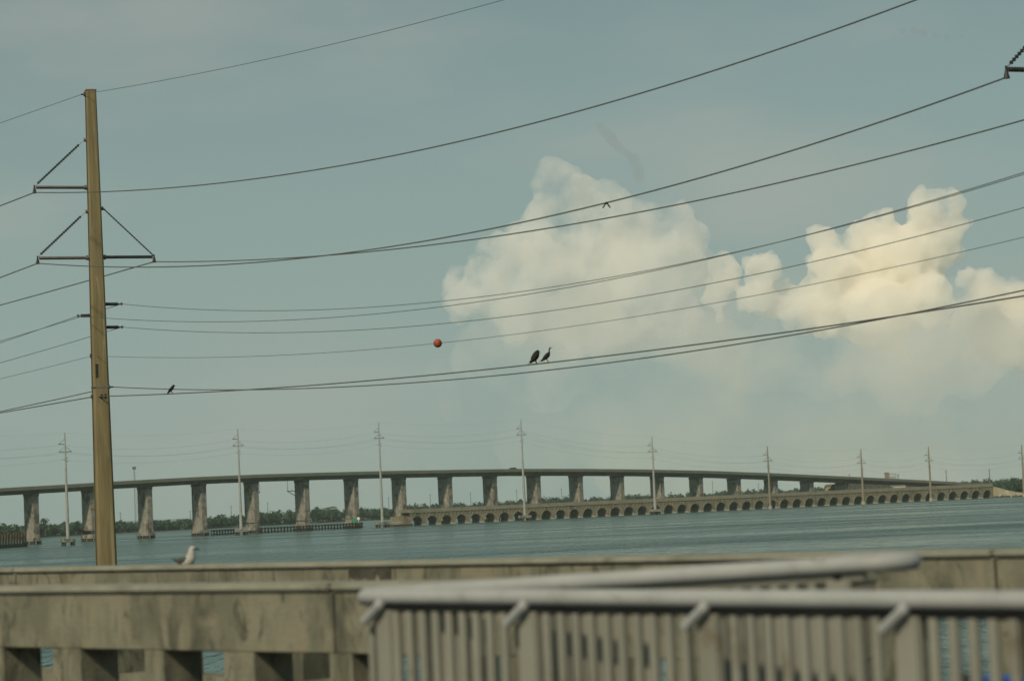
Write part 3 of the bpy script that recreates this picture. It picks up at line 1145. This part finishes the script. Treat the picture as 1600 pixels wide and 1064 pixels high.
for q in (-0.07, 0.07):
    fp = front * (half_w(z) + 0.03) + ARMD * q
    MB().tube([tuple(fp + Vector((0, 0, z - 0.07))), tuple(fp + Vector((0.04, 0, z + 0.07)))], 0.03, 6).build('bolt', 'dark_metal', P1)

# the next pole of the line, right of the frame: only its left arms reach the picture
tip_w = AXC + T2
best = min((abs(P(1573, 121, 55 + q * 0.02).z - tip_w.z), 55 + q * 0.02) for q in range(500))[1]
OFF = P(1573, 121, best) - tip_w
OFF.z = 0
P2 = copy_tree(P1)
P2.location = AXC + OFF
P2['label'] = 'utility pole cut off at the right edge, only its insulator arm tip showing'
OFF0 = Vector((-0.45 * 186, 186, 0)) - Vector((tip_w.x, tip_w.y, 0))


def sag_span(a, b_, sag, n=48):
    pts = []
    for q in range(n + 1):
        w = q / n
        p = a.lerp(b_, w)
        p.z -= 4 * sag * w * (1 - w)
        pts.append(p)
    return pts


def y_at(pts, px):
    pr = [proj(p) for p in pts]
    for (xa, ya), (xb, yb) in zip(pr[:-1], pr[1:]):
        if min(xa, xb) <= px <= max(xa, xb):
            return ya + (yb - ya) * (px - xa) / (xb - xa + 1e-9)
    return None


def solve_sag(a, b_, px, py):
    lo, hi = 0.0, 6.0
    for _ in range(40):
        mid = (lo + hi) / 2
        y = y_at(sag_span(a, b_, mid), px)
        if y is None:
            return 1.0
        if y > py:
            hi = mid
        else:
            lo = mid
    return (lo + hi) / 2


WIRES = {}
for key, T, right, left, r_, lb in (
        (0, T0, (788, 0), 187, 0.010, 'thin top wire leaving the very top of the tan pole'),
        (1, T1, (806, 200), 322, 0.021, 'highest thick conductor, hung from the upper left arm of the tan pole'),
        (2, T2, (948, 317), 434, 0.021, 'conductor from the lower left arm, with a dark bird at it'),
        (3, T3, (837, 360), 477, 0.021, 'conductor hung from the right arm of the tan pole'),
        (4, T4, (837, 452.5), 533, 0.011, 'wire from the upper right peg of the tan pole'),
        (5, T5, (837, 458), 536, 0.011, 'wire from the single left peg, passing behind the tan pole'),
        (6, T6, (837, 489), 567, 0.011, 'wire from the lower right peg of the tan pole'),
        (7, T7, (837, 518), 592, 0.0085, 'thin wire that carries the orange marker ball'),
        (8, T8, (832, 581), 643, 0.019, 'cable from the right side of the tan pole that runs just under the cormorants'),
        (9, T9, (832, 569.5), 645, 0.021, 'cable from the left clamp of the tan pole, carrying the three perched birds')):
    a = AXC + T
    b_ = a + OFF
    c = a + OFF0
    s1 = solve_sag(a, b_, *right)
    s0 = solve_sag(a, c, 0, left)
    seg1 = sag_span(a, b_, s1)
    seg0 = sag_span(a, c, min(s0, 4.0), 24)
    WIRES[key] = seg1
    o = MB().tube(list(reversed(seg0))[:-1] + seg1, r_, 6).build('overhead_wire', 'wire')
    tag(o, lb, 'wire', 'overhead wires of the near line')


def on_wire(key, px):
    pts = WIRES[key]
    pr = [proj(p) for p in pts]
    for i in range(len(pts) - 1):
        if pr[i][0] <= px <= pr[i + 1][0]:
            w = (px - pr[i][0]) / (pr[i + 1][0] - pr[i][0])
            return pts[i].lerp(pts[i + 1], w), (pts[i + 1] - pts[i]).normalized()
    return pts[0], Vector((1, 0, 0))


# marker ball
p, d = on_wire(7, 684)
t = thing('marker_ball', 'orange aircraft marker ball on a thin wire', 'marker ball', p)
rb = 6.7 * p.y / F
m2 = MB()
rings = []
n = 20
for i in range(n // 2 + 1):
    a = math.pi * i / (n // 2)
    rings.append((-math.cos(a) * rb, max(1e-3, math.sin(a) * rb)))
for q, nm in ((0, 'lower_half'), (1, 'upper_half')):
    m3 = MB()
    hs = []
    for i in range(9):
        a = (math.pi / 2) * i / 8
        hs.append(((math.sin(a) * rb + 0.003) * (1 if q else -1), max(1e-3, math.cos(a) * rb)))
    m3.tube([(0, 0, z) for z, _ in hs], [r_ for _, r_ in hs], 24)
    m3.build(nm, 'orange_ball', t, True)
MB().tube([(0, 0, -0.008), (0, 0, 0.008)], rb * 1.05, 24).build('seam_flange', 'orange_ball', t)
MB().tube([tuple(-d * rb * 1.3), tuple(d * rb * 1.3)], 0.018, 8).build('wire_clamp', 'dark_metal', t)


# ------------------------------------------------------------------ birds
def bird(name, label, loc, rz, L, kind):
    """L = body length; local +x is forward"""
    t = thing(name, label, 'bird', loc, rz, 'birds on the wires' if kind != 'gull' else None)
    if kind == 'cormorant_up':
        body = [(-0.62, 0, 0.10), (-0.42, 0, 0.22), (-0.18, 0, 0.42), (0.08, 0, 0.68), (0.20, 0, 0.86), (0.25, 0, 1.02), (0.27, 0, 1.22), (0.34, 0, 1.36), (0.42, 0, 1.38)]
        rr = [(0.04, 0.10), (0.09, 0.12), (0.23, 0.23), (0.25, 0.25), (0.15, 0.15), (0.07, 0.07), (0.06, 0.06), (0.085, 0.08), (0.04, 0.05)]
        bill = [(0.40, 0, 1.38), (0.62, 0, 1.41)]
        leg_x = 0.0
    elif kind == 'cormorant_hunch':
        body = [(-0.55, 0, 0.05), (-0.38, 0, 0.18), (-0.2, 0, 0.36), (0.02, 0, 0.62), (0.16, 0, 0.85), (0.26, 0, 1.0), (0.34, 0, 1.02), (0.42, 0, 0.98)]
        rr = [(0.05, 0.13), (0.11, 0.14), (0.27, 0.27), (0.32, 0.31), (0.27, 0.26), (0.18, 0.17), (0.12, 0.12), (0.05, 0.05)]
        bill = [(0.40, 0, 0.97), (0.55, 0, 0.9)]
        leg_x = 0.0
    elif kind == 'crow':
        body = [(-0.5, 0, 0.02), (-0.33, 0, 0.16), (-0.12, 0, 0.38), (0.1, 0, 0.62), (0.22, 0, 0.78), (0.32, 0, 0.88), (0.42, 0, 0.88)]
        rr = [(0.05, 0.08), (0.09, 0.1), (0.19, 0.19), (0.21, 0.2), (0.16, 0.16), (0.15, 0.15), (0.05, 0.06)]
        bill = [(0.40, 0, 0.87), (0.6, 0, 0.80)]
        leg_x = -0.02
    elif kind == 'flying':
        body = [(-0.5, 0, 0.0), (-0.3, 0, 0.02), (0.0, 0, 0.04), (0.3, 0, 0.05), (0.45, 0, 0.08), (0.58, 0, 0.07)]
        rr = [(0.05, 0.04), (0.12, 0.1), (0.19, 0.18), (0.17, 0.16), (0.12, 0.12), (0.03, 0.03)]
        bill = [(0.56, 0, 0.07), (0.7, 0, 0.05)]
        leg_x = None
    else:   # gull
        body = [(-0.42, 0, 0.20), (-0.28, 0, 0.20), (-0.1, 0, 0.20), (0.08, 0, 0.22), (0.19, 0, 0.34), (0.23, 0, 0.52), (0.25, 0, 0.66), (0.29, 0, 0.755), (0.37, 0, 0.76), (0.42, 0, 0.74)]
        rr = [(0.07, 0.07), (0.15, 0.14), (0.24, 0.21), (0.27, 0.24), (0.25, 0.23), (0.18, 0.18), (0.14, 0.145), (0.125, 0.125), (0.09, 0.09), (0.02, 0.02)]
        bill = [(0.40, 0, 0.745), (0.54, 0, 0.73), (0.64, 0, 0.70)]
        leg_x = 0.08
    sc_ = lambda q: tuple(c * L for c in q)
    # smooth the spine with a spline
    pts = [Vector(q) for q in body]
    fine, fr = [], []
    for i in range(len(pts) - 1):
        p0, p1, p2, p3 = pts[max(i - 1, 0)], pts[i], pts[i + 1], pts[min(i + 2, len(pts) - 1)]
        for q in range(4):
            w = q / 4
            fine.append(0.5 * ((2 * p1) + (p2 - p0) * w + (2 * p0 - 5 * p1 + 4 * p2 - p3) * w * w + (3 * p1 - p0 - 3 * p2 + p3) * w ** 3))
            fr.append(tuple(((1 - w) * rr[i][k] + w * rr[i + 1][k]) * L for k in (0, 1)))
    fine.append(pts[-1])
    fr.append(tuple(c * L for c in rr[-1]))
    bm_ = 'gull_white' if kind == 'gull' else 'bird_black'
    MB().tube([sc_(q) for q in fine], fr, 14).build('body', bm_, t, True)
    MB().tube([sc_(q) for q in bill], [(0.035 if kind != 'gull' else 0.05) * L] + [(0.022 if kind != 'gull' else 0.042) * L] * (len(bill) - 2) + [0.008 * L], 8).build('beak', 'gull_bill', t, True)
    if leg_x is not None:
        zt = 0.28
        for s in (-1, 1):
            if kind == 'gull':
                pl = [(leg_x, s * 0.07, 0.2), (leg_x, s * 0.07, 0.0), (leg_x + 0.1, s * 0.08, 0.01)]
            else:
                pl = [(-0.06, s * 0.08, 0.34), (0.06, s * 0.09, 0.12), (0.10, s * 0.05, 0.0), (0.16, s * 0.05, -0.02)]
            MB().tube([sc_(q) for q in pl], [(0.03 if kind != 'gull' else 0.016) * L] * len(pl), 6).build('leg', 'gull_bill', t)
    for s in (-1, 1):
        if kind == 'flying':
            w = [(0.1, s * 0.06, 0.06), (0.08, s * 0.2, -0.12), (0.0, s * 0.38, -0.42), (-0.1, s * 0.56, -0.66)]
            rw = [(0.2, 0.09), (0.2, 0.09), (0.2, 0.1), (0.1, 0.06)]
        elif kind == 'gull':
            w = [(0.08, s * 0.2, 0.36), (-0.06, s * 0.22, 0.28), (-0.26, s * 0.17, 0.24), (-0.46, s * 0.08, 0.27), (-0.62, s * 0.03, 0.36)]
            rw = [(0.03, 0.04), (0.05, 0.14), (0.05, 0.13), (0.035, 0.07), (0.01, 0.015)]
        elif kind == 'cormorant_hunch':
            w = [(0.2, s * 0.2, 0.86), (0.05, s * 0.3, 0.66), (-0.16, s * 0.28, 0.36), (-0.36, s * 0.16, 0.14)]
            rw = [(0.04, 0.09), (0.07, 0.17), (0.06, 0.15), (0.02, 0.04)]
        else:
            w = [(0.16, s * 0.13, 0.78), (0.0, s * 0.2, 0.56), (-0.2, s * 0.18, 0.32), (-0.44, s * 0.08, 0.12)]
            rw = [(0.03, 0.07), (0.05, 0.13), (0.05, 0.12), (0.015, 0.03)]
        if kind == 'flying':
            pass
        MB().tube([sc_(q) for q in w], [(a_ * L, c_ * L) for a_, c_ in rw], 10).build('wing', 'gull_grey' if kind == 'gull' else 'bird_black', t, True)
    if kind == 'gull':
        MB().tube([sc_(q) for q in ((-0.38, 0, 0.21), (-0.5, 0, 0.26), (-0.62, 0, 0.31))], [(0.08 * L, 0.03 * L), (0.07 * L, 0.02 * L), (0.05 * L, 0.01 * L)], 10).build('tail', 'gull_grey', t, True)
        MB().tube([sc_(q) for q in ((0.26, 0, 0.72), (0.25, 0, 0.69))], [(0.10 * L, 0.13 * L), (0.14 * L, 0.13 * L)], 10).build('nape_patch', 'gull_grey', t, True)
        for s in (-1, 1):
            MB().tube([sc_((0.34, s * 0.085, 0.775)), sc_((0.34, s * 0.105, 0.775))], [0.022 * L, 0.014 * L], 8).build('eye', 'gull_bill', t)
    elif kind != 'flying':
        tl = {'cormorant_up': ((-0.55, 0, 0.13), (-0.85, 0, 0.0)), 'cormorant_hunch': ((-0.45, 0, 0.1), (-0.72, 0, -0.06)), 'crow': ((-0.42, 0, 0.06), (-0.62, 0, -0.14))}[kind]
        MB().tube([sc_(q) for q in tl], [(0.1 * L, 0.035 * L), (0.11 * L, 0.02 * L)], 8).build('tail', 'bird_black', t)
    return t


p, d = on_wire(9, 268)
bird('perched_bird', 'small black bird perched on a low wire near the tan pole', p + Vector((0, 0, 0.02)), R(-10), 0.29, 'crow')
p, d = on_wire(9, 837)
bird('perched_cormorant', 'hunched black cormorant with folded neck, left of the pair on the wire', p + Vector((0, 0, 0.03)), R(28), 0.33, 'cormorant_hunch')
p, d = on_wire(9, 855)
bird('perched_cormorant', 'black cormorant with raised slender neck, right of the pair on the wire', p + Vector((0, 0, 0.03)), R(5), 0.29, 'cormorant_up')
p, d = on_wire(2, 947)
bird('flying_bird', 'tiny dark bird with drooped wings just below a high wire before the cloud', p + Vector((0, -0.15, -0.03)), R(75), 0.19, 'flying')

# ------------------------------------------------------------------ foreground: old bridge deck and its two parapet walls
ZTOP = 7.4
DECK = 5.9
NA0, NA1 = G(0, 917, ZTOP), G(1290, 902, ZTOP)
FA0, FA1 = G(0, 888, ZTOP), G(1600, 858, ZTOP)


def parapet(name, label, a, b_, s_from, s_to, pitch, open_w, s_open0, th, joints, zb=DECK):
    """post-and-beam parapet; s measured from a along a->b; camera-side face runs through a, b"""
    d = (b_ - a)
    d.z = 0
    d.normalize()
    ang = math.atan2(d.y, d.x)
    nrm = Vector((-d.y, d.x, 0))          # away from the camera
    if nrm.y < 0:
        nrm = -nrm
    t = thing(name, label, 'wall', Vector((a.x, a.y, zb)), ang)
    s_n = 1 if (Matrix.Rotation(ang, 3, 'Z') @ Vector((0, 1, 0))).dot(nrm) > 0 else -1
    top = ZTOP - zb
    o_top = 6.83 - zb
    o_bot = 6.06 - zb
    js = [s_from] + [j for j in joints if s_from < j < s_to] + [s_to]
    for j0, j1 in zip(js[:-1], js[1:]):
        x0, x1 = j0 + 0.018, j1 - 0.018
        bm_o = MB().box(((x0 + x1) / 2, s_n * th / 2, (top - 0.061 + o_top) / 2), (x1 - x0, th, top - 0.061 - o_top)).build('beam', 'wall_concrete', t)
        bevel(bm_o, 0.012, 1)
        c_o = MB().box(((x0 + x1) / 2, s_n * th / 2, top - 0.03), (x1 - x0 + 0.01, th + 0.09, 0.062)).build('coping', 'coping_concrete', t)
        bevel(c_o, 0.018, 2)
        k_o = MB().box(((x0 + x1) / 2, s_n * th / 2, o_bot / 2), (x1 - x0, th + 0.02, o_bot)).build('kerb', 'wall_concrete', t)
    # posts between the openings
    k0 = int(math.floor((s_from - s_open0) / pitch)) - 1
    k1 = int(math.ceil((s_to - s_open0) / pitch)) + 1
    for k in range(k0, k1):
        p0 = s_open0 + k * pitch + open_w          # post begins where the opening ends
        p1 = s_open0 + (k + 1) * pitch
        p0, p1 = max(p0, s_from + 0.02), min(p1, s_to - 0.02)
        if p1 - p0 < 0.05:
            continue
        MB().box(((p0 + p1) / 2, s_n * th / 2, (o_top + o_bot) / 2), (p1 - p0, th - 0.012, o_top - o_bot + 0.006)).build('post', 'wall_concrete', t)
    return t, d, nrm, s_n


near_wall, nd, nn_, sn_ = parapet('parapet_wall', 'nearer stained concrete parapet with square openings, ending behind the railing',
                                 NA0, NA1, -4.0, 10.12, 1.268, 0.985, 0.02, 0.43, [-0.20, 4.884, 9.95 - 0.0])
far_wall, fd, fn_, fs_ = parapet('parapet_wall', 'farther concrete parapet along the water with the gull on top',
                                FA0, FA1, -8.0, 30.0, 1.268, 0.985, 16.47 - 0.985 - 13 * 1.268, 0.40, [-7.2, 0.386, 16.51, 24.1])
# dark stained patch on the farther wall
s0_, s1_ = 7.53, 8.28
MB().box(((s0_ + s1_) / 2, fs_ * -0.004, ZTOP - DECK - 0.075 - 0.115), (s1_ - s0_, 0.014, 0.22)).build('stained_patch', 'patch_concrete', far_wall)

# deck slab between and before the walls
q0, q1 = FA0 - fd * 26, FA0 + fd * 60
e_ = fn_ * 0.55
poly = [q0 + e_, q1 + e_, q1 - fn_ * 62, q0 - fn_ * 62]
vs = [(p.x, p.y, DECK - 0.004) for p in poly] + [(p.x, p.y, DECK - 0.7) for p in poly]
structure(MB().add(vs, [(0, 1, 2, 3), (7, 6, 5, 4), (0, 1, 5, 4), (1, 2, 6, 5), (2, 3, 7, 6), (3, 0, 4, 7)]).build('road', 'asphalt'))

# gull on the farther wall
g_s = None
best = min((abs(proj(FA0 + fd * (q * 0.01))[0] - 270), q * 0.01) for q in range(0, 900))[1]
gp = FA0 + fd * best + fn_ * 0.2
bird('seagull', 'white and grey gull with dark bill resting on the farther wall', (gp.x, gp.y, ZTOP - 0.02), R(-8), 0.28, 'gull')


# ------------------------------------------------------------------ foreground metal railings
def railing(name, label, a, b_, posts_px, bracket, loop, pk_from=0.0, pk_to=None, rad=0.048):
    """picketed railing; a, b = ends of the top tube"""
    d = b_ - a
    flat = Vector((d.x, d.y, 0))
    L = flat.length
    ang = math.atan2(d.y, d.x)
    t = thing(name, label, 'railing', Vector((a.x, a.y, DECK)), ang)
    za, zb = a.z - DECK, b_.z - DECK
    zz = lambda x: za + (zb - za) * x / L
    pts = [(x, 0, zz(x)) for x in [L * k / 24 for k in range(25)]]
    m2 = MB()
    if loop:
        c = []
        for k in range(1, 11):
            q = math.pi * k / 10
            c.append((L + 0.17 * math.sin(q), 0.17 - 0.17 * math.cos(q), zb))
        pts = pts + c + [(L - 0.35, 0.34, zb - 0.0)]
    pre = [(-0.05, 0.02, za - 0.012), (-0.02, 0.005, za - 0.002)]
    m2.tube(pre + pts, rad, 14)
    m2.build('handrail', 'rail_paint', t, True)
    # bar at the picket tops; front one coloured dark as the handrail's underside shadow
    m3 = MB()
    m3.tube([(0, 0.03, za - 0.07), (L - 0.02, 0.03, zb - 0.07)], [(0.022, 0.028), (0.022, 0.028)], 8)
    m3.build('under_shade_rail', 'dark_metal' if bracket else 'picket_paint', t)
    low = 0.12
    MB().tube([(0, 0.03, low), (L, 0.03, low)], [(0.022, 0.02), (0.022, 0.02)], 8).build('bottom_rail', 'picket_paint', t)
    px_s = []
    for px in posts_px:
        s = min((abs(proj(a + d * (q / 600))[0] - px), L * q / 600) for q in range(-20, 640))[1]
        px_s.append(s)
    for s in px_s:
        bevel(MB().box((s, 0.03, (zz(s) - 0.07) / 2), (0.15, 0.06, zz(s) - 0.07)).build('post', 'picket_paint', t), 0.012, 2)
        if bracket:
            m4 = MB()
            m4.tube([(s + 0.035, -0.015, zz(s) - 0.02), (s + 0.02, -0.045, zz(s) - 0.055), (s - 0.10, -0.06, zz(s) - 0.15)], [(0.022, 0.03)] * 3, 8)
            m4.build('bracket', 'rail_paint', t)
        else:
            MB().tube([(s, 0.03, zz(s) - 0.08), (s, 0.0, zz(s) - 0.02)], 0.03, 8).build('bracket', 'dark_metal', t)
    k = 0
    s = pk_from
    pk_to = L if pk_to is None else pk_to
    pm = MB().box((0, 0, 0.5), (0.052, 0.03, 1.0)).mesh('picket', 'picket_paint')
    while s < pk_to:
        if min(abs(s - q) for q in px_s) > 0.10:
            o = link('picket', pm, t, (s, 0.03, low))
            o.scale = (1, 1, zz(s) - 0.08 - low)
        s += 0.118
    return t


c0 = P(574, 931, 15.6)
r1 = P(1640, 938, 12.0)
r1 = c0 + (r1 - c0) * 1.25
railing('metal_railing', 'nearest pale metal railing with level handrail and slanting brackets', c0, r1, (597, 820, 1102, 1412, 1740), True, False)
r2 = P(1352, 880, 13.6)
c2 = P(578, 929, 15.72)
railing('metal_railing', 'second pale railing behind, its handrail rising to a rounded end', c2, r2, (700, 1000, 1306), False, True, 0.06)

# things standing behind the railing at the lower right
bp = P(1562, 1056, 15.2)
t = thing('blue_bin', 'bright blue plastic bin behind the railing at the lower right', 'bin', (bp.x, 15.2, DECK), R(8))
hb_ = bp.z - DECK
bevel(MB().box((0, 0, (hb_ - 0.06) / 2), (0.24, 0.34, hb_ - 0.06)).build('body', 'blue_plastic', t), 0.02, 2)
bevel(MB().box((0, 0, hb_ - 0.03), (0.28, 0.38, 0.06)).build('lid', 'blue_plastic', t), 0.02, 2)
bp = P(1505, 1053, 15.4)
t = thing('black_bag', 'rounded black bag just left of the blue bin', 'bag', (bp.x, 15.4, DECK))
hb_ = bp.z - DECK
MB().tube([(0, 0, 0), (0, 0, 0.06), (0, 0, hb_ * 0.5), (0, 0, hb_ * 0.85), (0, 0, hb_ * 0.97), (0, 0, hb_)],
          [(0.06, 0.06), (0.12, 0.11), (0.13, 0.12), (0.105, 0.1), (0.06, 0.06), (0.02, 0.02)], 16).build('body', 'black_plastic', t, True)
MB().tube([(-0.05, 0, hb_ * 0.93), (-0.03, -0.03, hb_ * 0.99), (0.03, -0.03, hb_ * 0.99), (0.05, 0, hb_ * 0.93)], 0.012, 6).build('handle', 'black_plastic', t)


# ------------------------------------------------------------------ cumulus clouds, real volumes some 11 km away
def cloud_material(name, dens, colr, scale=None, lo=0.3, hi=0.6):
    """scattering air; with scale, the density breaks up into wisps of about that many metres"""
    m = bpy.data.materials.new(name)
    m.use_nodes = True
    n, l = m.node_tree.nodes, m.node_tree.links
    n.clear()
    out = n.new('ShaderNodeOutputMaterial')
    v = n.new('ShaderNodeVolumePrincipled')
    v.inputs['Color'].default_value = (*colr, 1)
    v.inputs['Density'].default_value = dens
    l.new(v.outputs[0], out.inputs['Volume'])
    if scale:
        g = n.new('ShaderNodeNewGeometry')
        t = n.new('ShaderNodeTexNoise')
        t.inputs['Scale'].default_value = 1.0 / scale
        t.inputs['Detail'].default_value = 4
        t.inputs['Roughness'].default_value = 0.6
        l.new(g.outputs['Position'], t.inputs['Vector'])
        r_ = n.new('ShaderNodeMapRange')
        r_.interpolation_type = 'SMOOTHSTEP'
        r_.inputs[1].default_value, r_.inputs[2].default_value = lo, hi
        r_.inputs[3].default_value, r_.inputs[4].default_value = 0.0, dens
        l.new(t.outputs[0], r_.inputs[0])
        l.new(r_.outputs[0], v.inputs['Density'])
    MATS[name] = m
    return m


CWHITE = (0.997, 0.982, 0.953)
cloud_material('cloud_dense', 0.024, CWHITE, 150, 0.30, 0.56)
cloud_material('cloud_soft', 0.008, CWHITE, 210, 0.35, 0.62)
cloud_material('cloud_skirt', 0.0030, (0.985, 0.955, 0.905), 400, 0.38, 0.68)
cloud_material('cloud_veil', 0.0019, (0.985, 0.94, 0.88), 700, 0.36, 0.70)
cloud_material('cloud_wisp', 0.0055, (0.45, 0.46, 0.48))  # shade of the wisps is put into this absorbing grey colour


def cloud(name, label, blobs, Y, m, vox, disp, seed):
    rg = random.Random(seed)
    bm = bmesh.new()
    for px, py, r_ in blobs:
        Yb = Y + rg.uniform(-0.6, 0.6) * r_ * Y / F
        c = P(px, py, Yb)
        bmesh.ops.create_icosphere(bm, subdivisions=2, radius=r_ * Yb / F, matrix=Matrix.Translation(c))
    me = bpy.data.meshes.new(name)
    bm.to_mesh(me)
    bm.free()
    o = bpy.data.objects.new(name, me)
    col.objects.link(o)
    rm = o.modifiers.new('r', 'REMESH')
    rm.mode = 'VOXEL'
    rm.voxel_size = vox
    for k, (sz, st) in enumerate(disp):
        tx = bpy.data.textures.new(name + str(k), 'CLOUDS')
        tx.noise_scale = sz
        tx.noise_depth = 3
        tx.noise_basis = 'VORONOI_F1' if k < 3 else 'BLENDER_ORIGINAL'
        dm = o.modifiers.new('d%d' % k, 'DISPLACE')
        dm.texture = tx
        dm.texture_coords = 'GLOBAL'
        dm.strength = -st if k < 3 else st
        dm.mid_level = 0.5 if k < 3 else 0.5
    rm2 = o.modifiers.new('r2', 'REMESH')
    rm2.mode = 'VOXEL'
    rm2.voxel_size = vox
    dg = bpy.context.evaluated_depsgraph_get()
    me2 = bpy.data.meshes.new_from_object(o.evaluated_get(dg))
    o.modifiers.clear()
    o.data = me2
    me2.materials.clear()
    me2.materials.append(MATS[m])
    tag(o, label, 'cloud', {'cumulus_cloud': 'cumulus clouds over the bridge', 'cloud_wisp': 'dark wisps in the upper sky'}.get(name, 'hazy cloud banks low in the sky'))
    return o


CA = [(868, 288, 40), (846, 325, 34), (905, 322, 48), (952, 335, 50), (1005, 352, 48), (1055, 345, 40), (1085, 372, 38), (826, 385, 44), (770, 400, 40),
      (728, 452, 40), (775, 450, 56), (850, 420, 70), (930, 415, 78), (1010, 420, 70), (1075, 410, 52), (722, 482, 28), (800, 496, 44), (880, 500, 62), (960, 500, 66), (1040, 480, 58)]
CB = [(1132, 428, 28), (1118, 468, 22), (1188, 425, 32), (1182, 462, 36), (1126, 496, 14), (1214, 470, 30), (1292, 382, 30), (1300, 425, 42), (1345, 372, 30),
      (1378, 352, 28), (1400, 400, 58), (1442, 330, 34), (1474, 325, 34), (1494, 350, 26), (1455, 378, 54), (1340, 440, 56), (1420, 438, 64), (1290, 480, 52), (1370, 490, 66), (1245, 482, 36), (1450, 470, 46)]
CC = [(1512, 432, 24), (1540, 452, 34), (1588, 458, 30), (1528, 488, 44), (1596, 500, 54), (1660, 470, 56), (1560, 530, 52), (1640, 540, 60), (1720, 510, 60)]
cloud('cumulus_cloud', 'large soft cream cumulus cloud left of centre behind the wires', CA, 12500, 'cloud_soft', 13, [(330, 150), (130, 95), (54, 54), (24, 24)], 1)
cloud('cumulus_cloud', 'crisp bright cream cumulus cloud with several towers, at right', CB, 11000, 'cloud_dense', 9, [(260, 110), (105, 80), (44, 48), (20, 22)], 2)
cloud('cumulus_cloud', 'cream cumulus cloud cut off by the right edge of the picture', CC, 11600, 'cloud_dense', 11, [(280, 120), (110, 80), (46, 48), (22, 22)], 3)

rgv = random.Random(21)
CV = [(720 + 46 * (k % 26) + rgv.uniform(-45, 45), 560 - 30 * min(1, (k % 26) / 8) + (k // 26) * 105 + rgv.uniform(-40, 40), rgv.uniform(55, 105) * (0.45 + 0.55 * min(1, (k % 26) / 7))) for k in range(78)]
cloud('cloud_bank', 'faint hazy cloud bank below the cumulus clouds, low over the bridge', CV, 9300, 'cloud_veil', 32, [(420, 260), (170, 150), (70, 60)], 4)
CV = [(745 + 44 * k + rgv.uniform(-30, 30), 525 + 22 * (k > 10) + rgv.uniform(-40, 45), rgv.uniform(45, 85)) for k in range(26)]
cloud('cloud_bank', 'thin pale cloud sheet hanging from the feet of the cumulus clouds', CV, 10600, 'cloud_skirt', 30, [(380, 240), (150, 140), (60, 60)], 5)
CW = [(938, 198, 9), (946, 208, 11), (956, 220, 12), (968, 231, 12), (980, 240, 12), (990, 252, 12), (996, 266, 12), (1000, 280, 10)]
cloud('cloud_wisp', 'faint dark curved wisp of cloud above the big central cumulus', CW, 8500, 'cloud_wisp', 9, [(80, 30), (40, 20), (20, 10)], 6)
CW = [(1396, 56, 6), (1410, 50, 8), (1428, 47, 9), (1444, 50, 9), (1462, 55, 8), (1480, 57, 7), (1500, 56, 6), (1518, 56, 5)]
cloud('cloud_wisp', 'small dark streak of cloud near the upper right corner', CW, 8500, 'cloud_wisp', 7, [(60, 20), (30, 12), (16, 8)], 7)

# ------------------------------------------------------------------ haze: the air over the water
hz = MB().box((0, 2400, 45.0), (11000, 5900, 92.0)).build('haze', 'wire')
hz['kind'] = 'stuff'
hz['label'] = 'pale humid haze over the water'
m = bpy.data.materials.new('haze_air')
m.use_nodes = True
n, l = m.node_tree.nodes, m.node_tree.links
n.clear()
out = n.new('ShaderNodeOutputMaterial')
v = n.new('ShaderNodeVolumePrincipled')
v.inputs['Color'].default_value = (0.80, 0.95, 0.88, 1)
v.inputs['Density'].default_value = 0.00008
l.new(v.outputs[0], out.inputs['Volume'])
hz.data.materials.clear()
hz.data.materials.append(m)
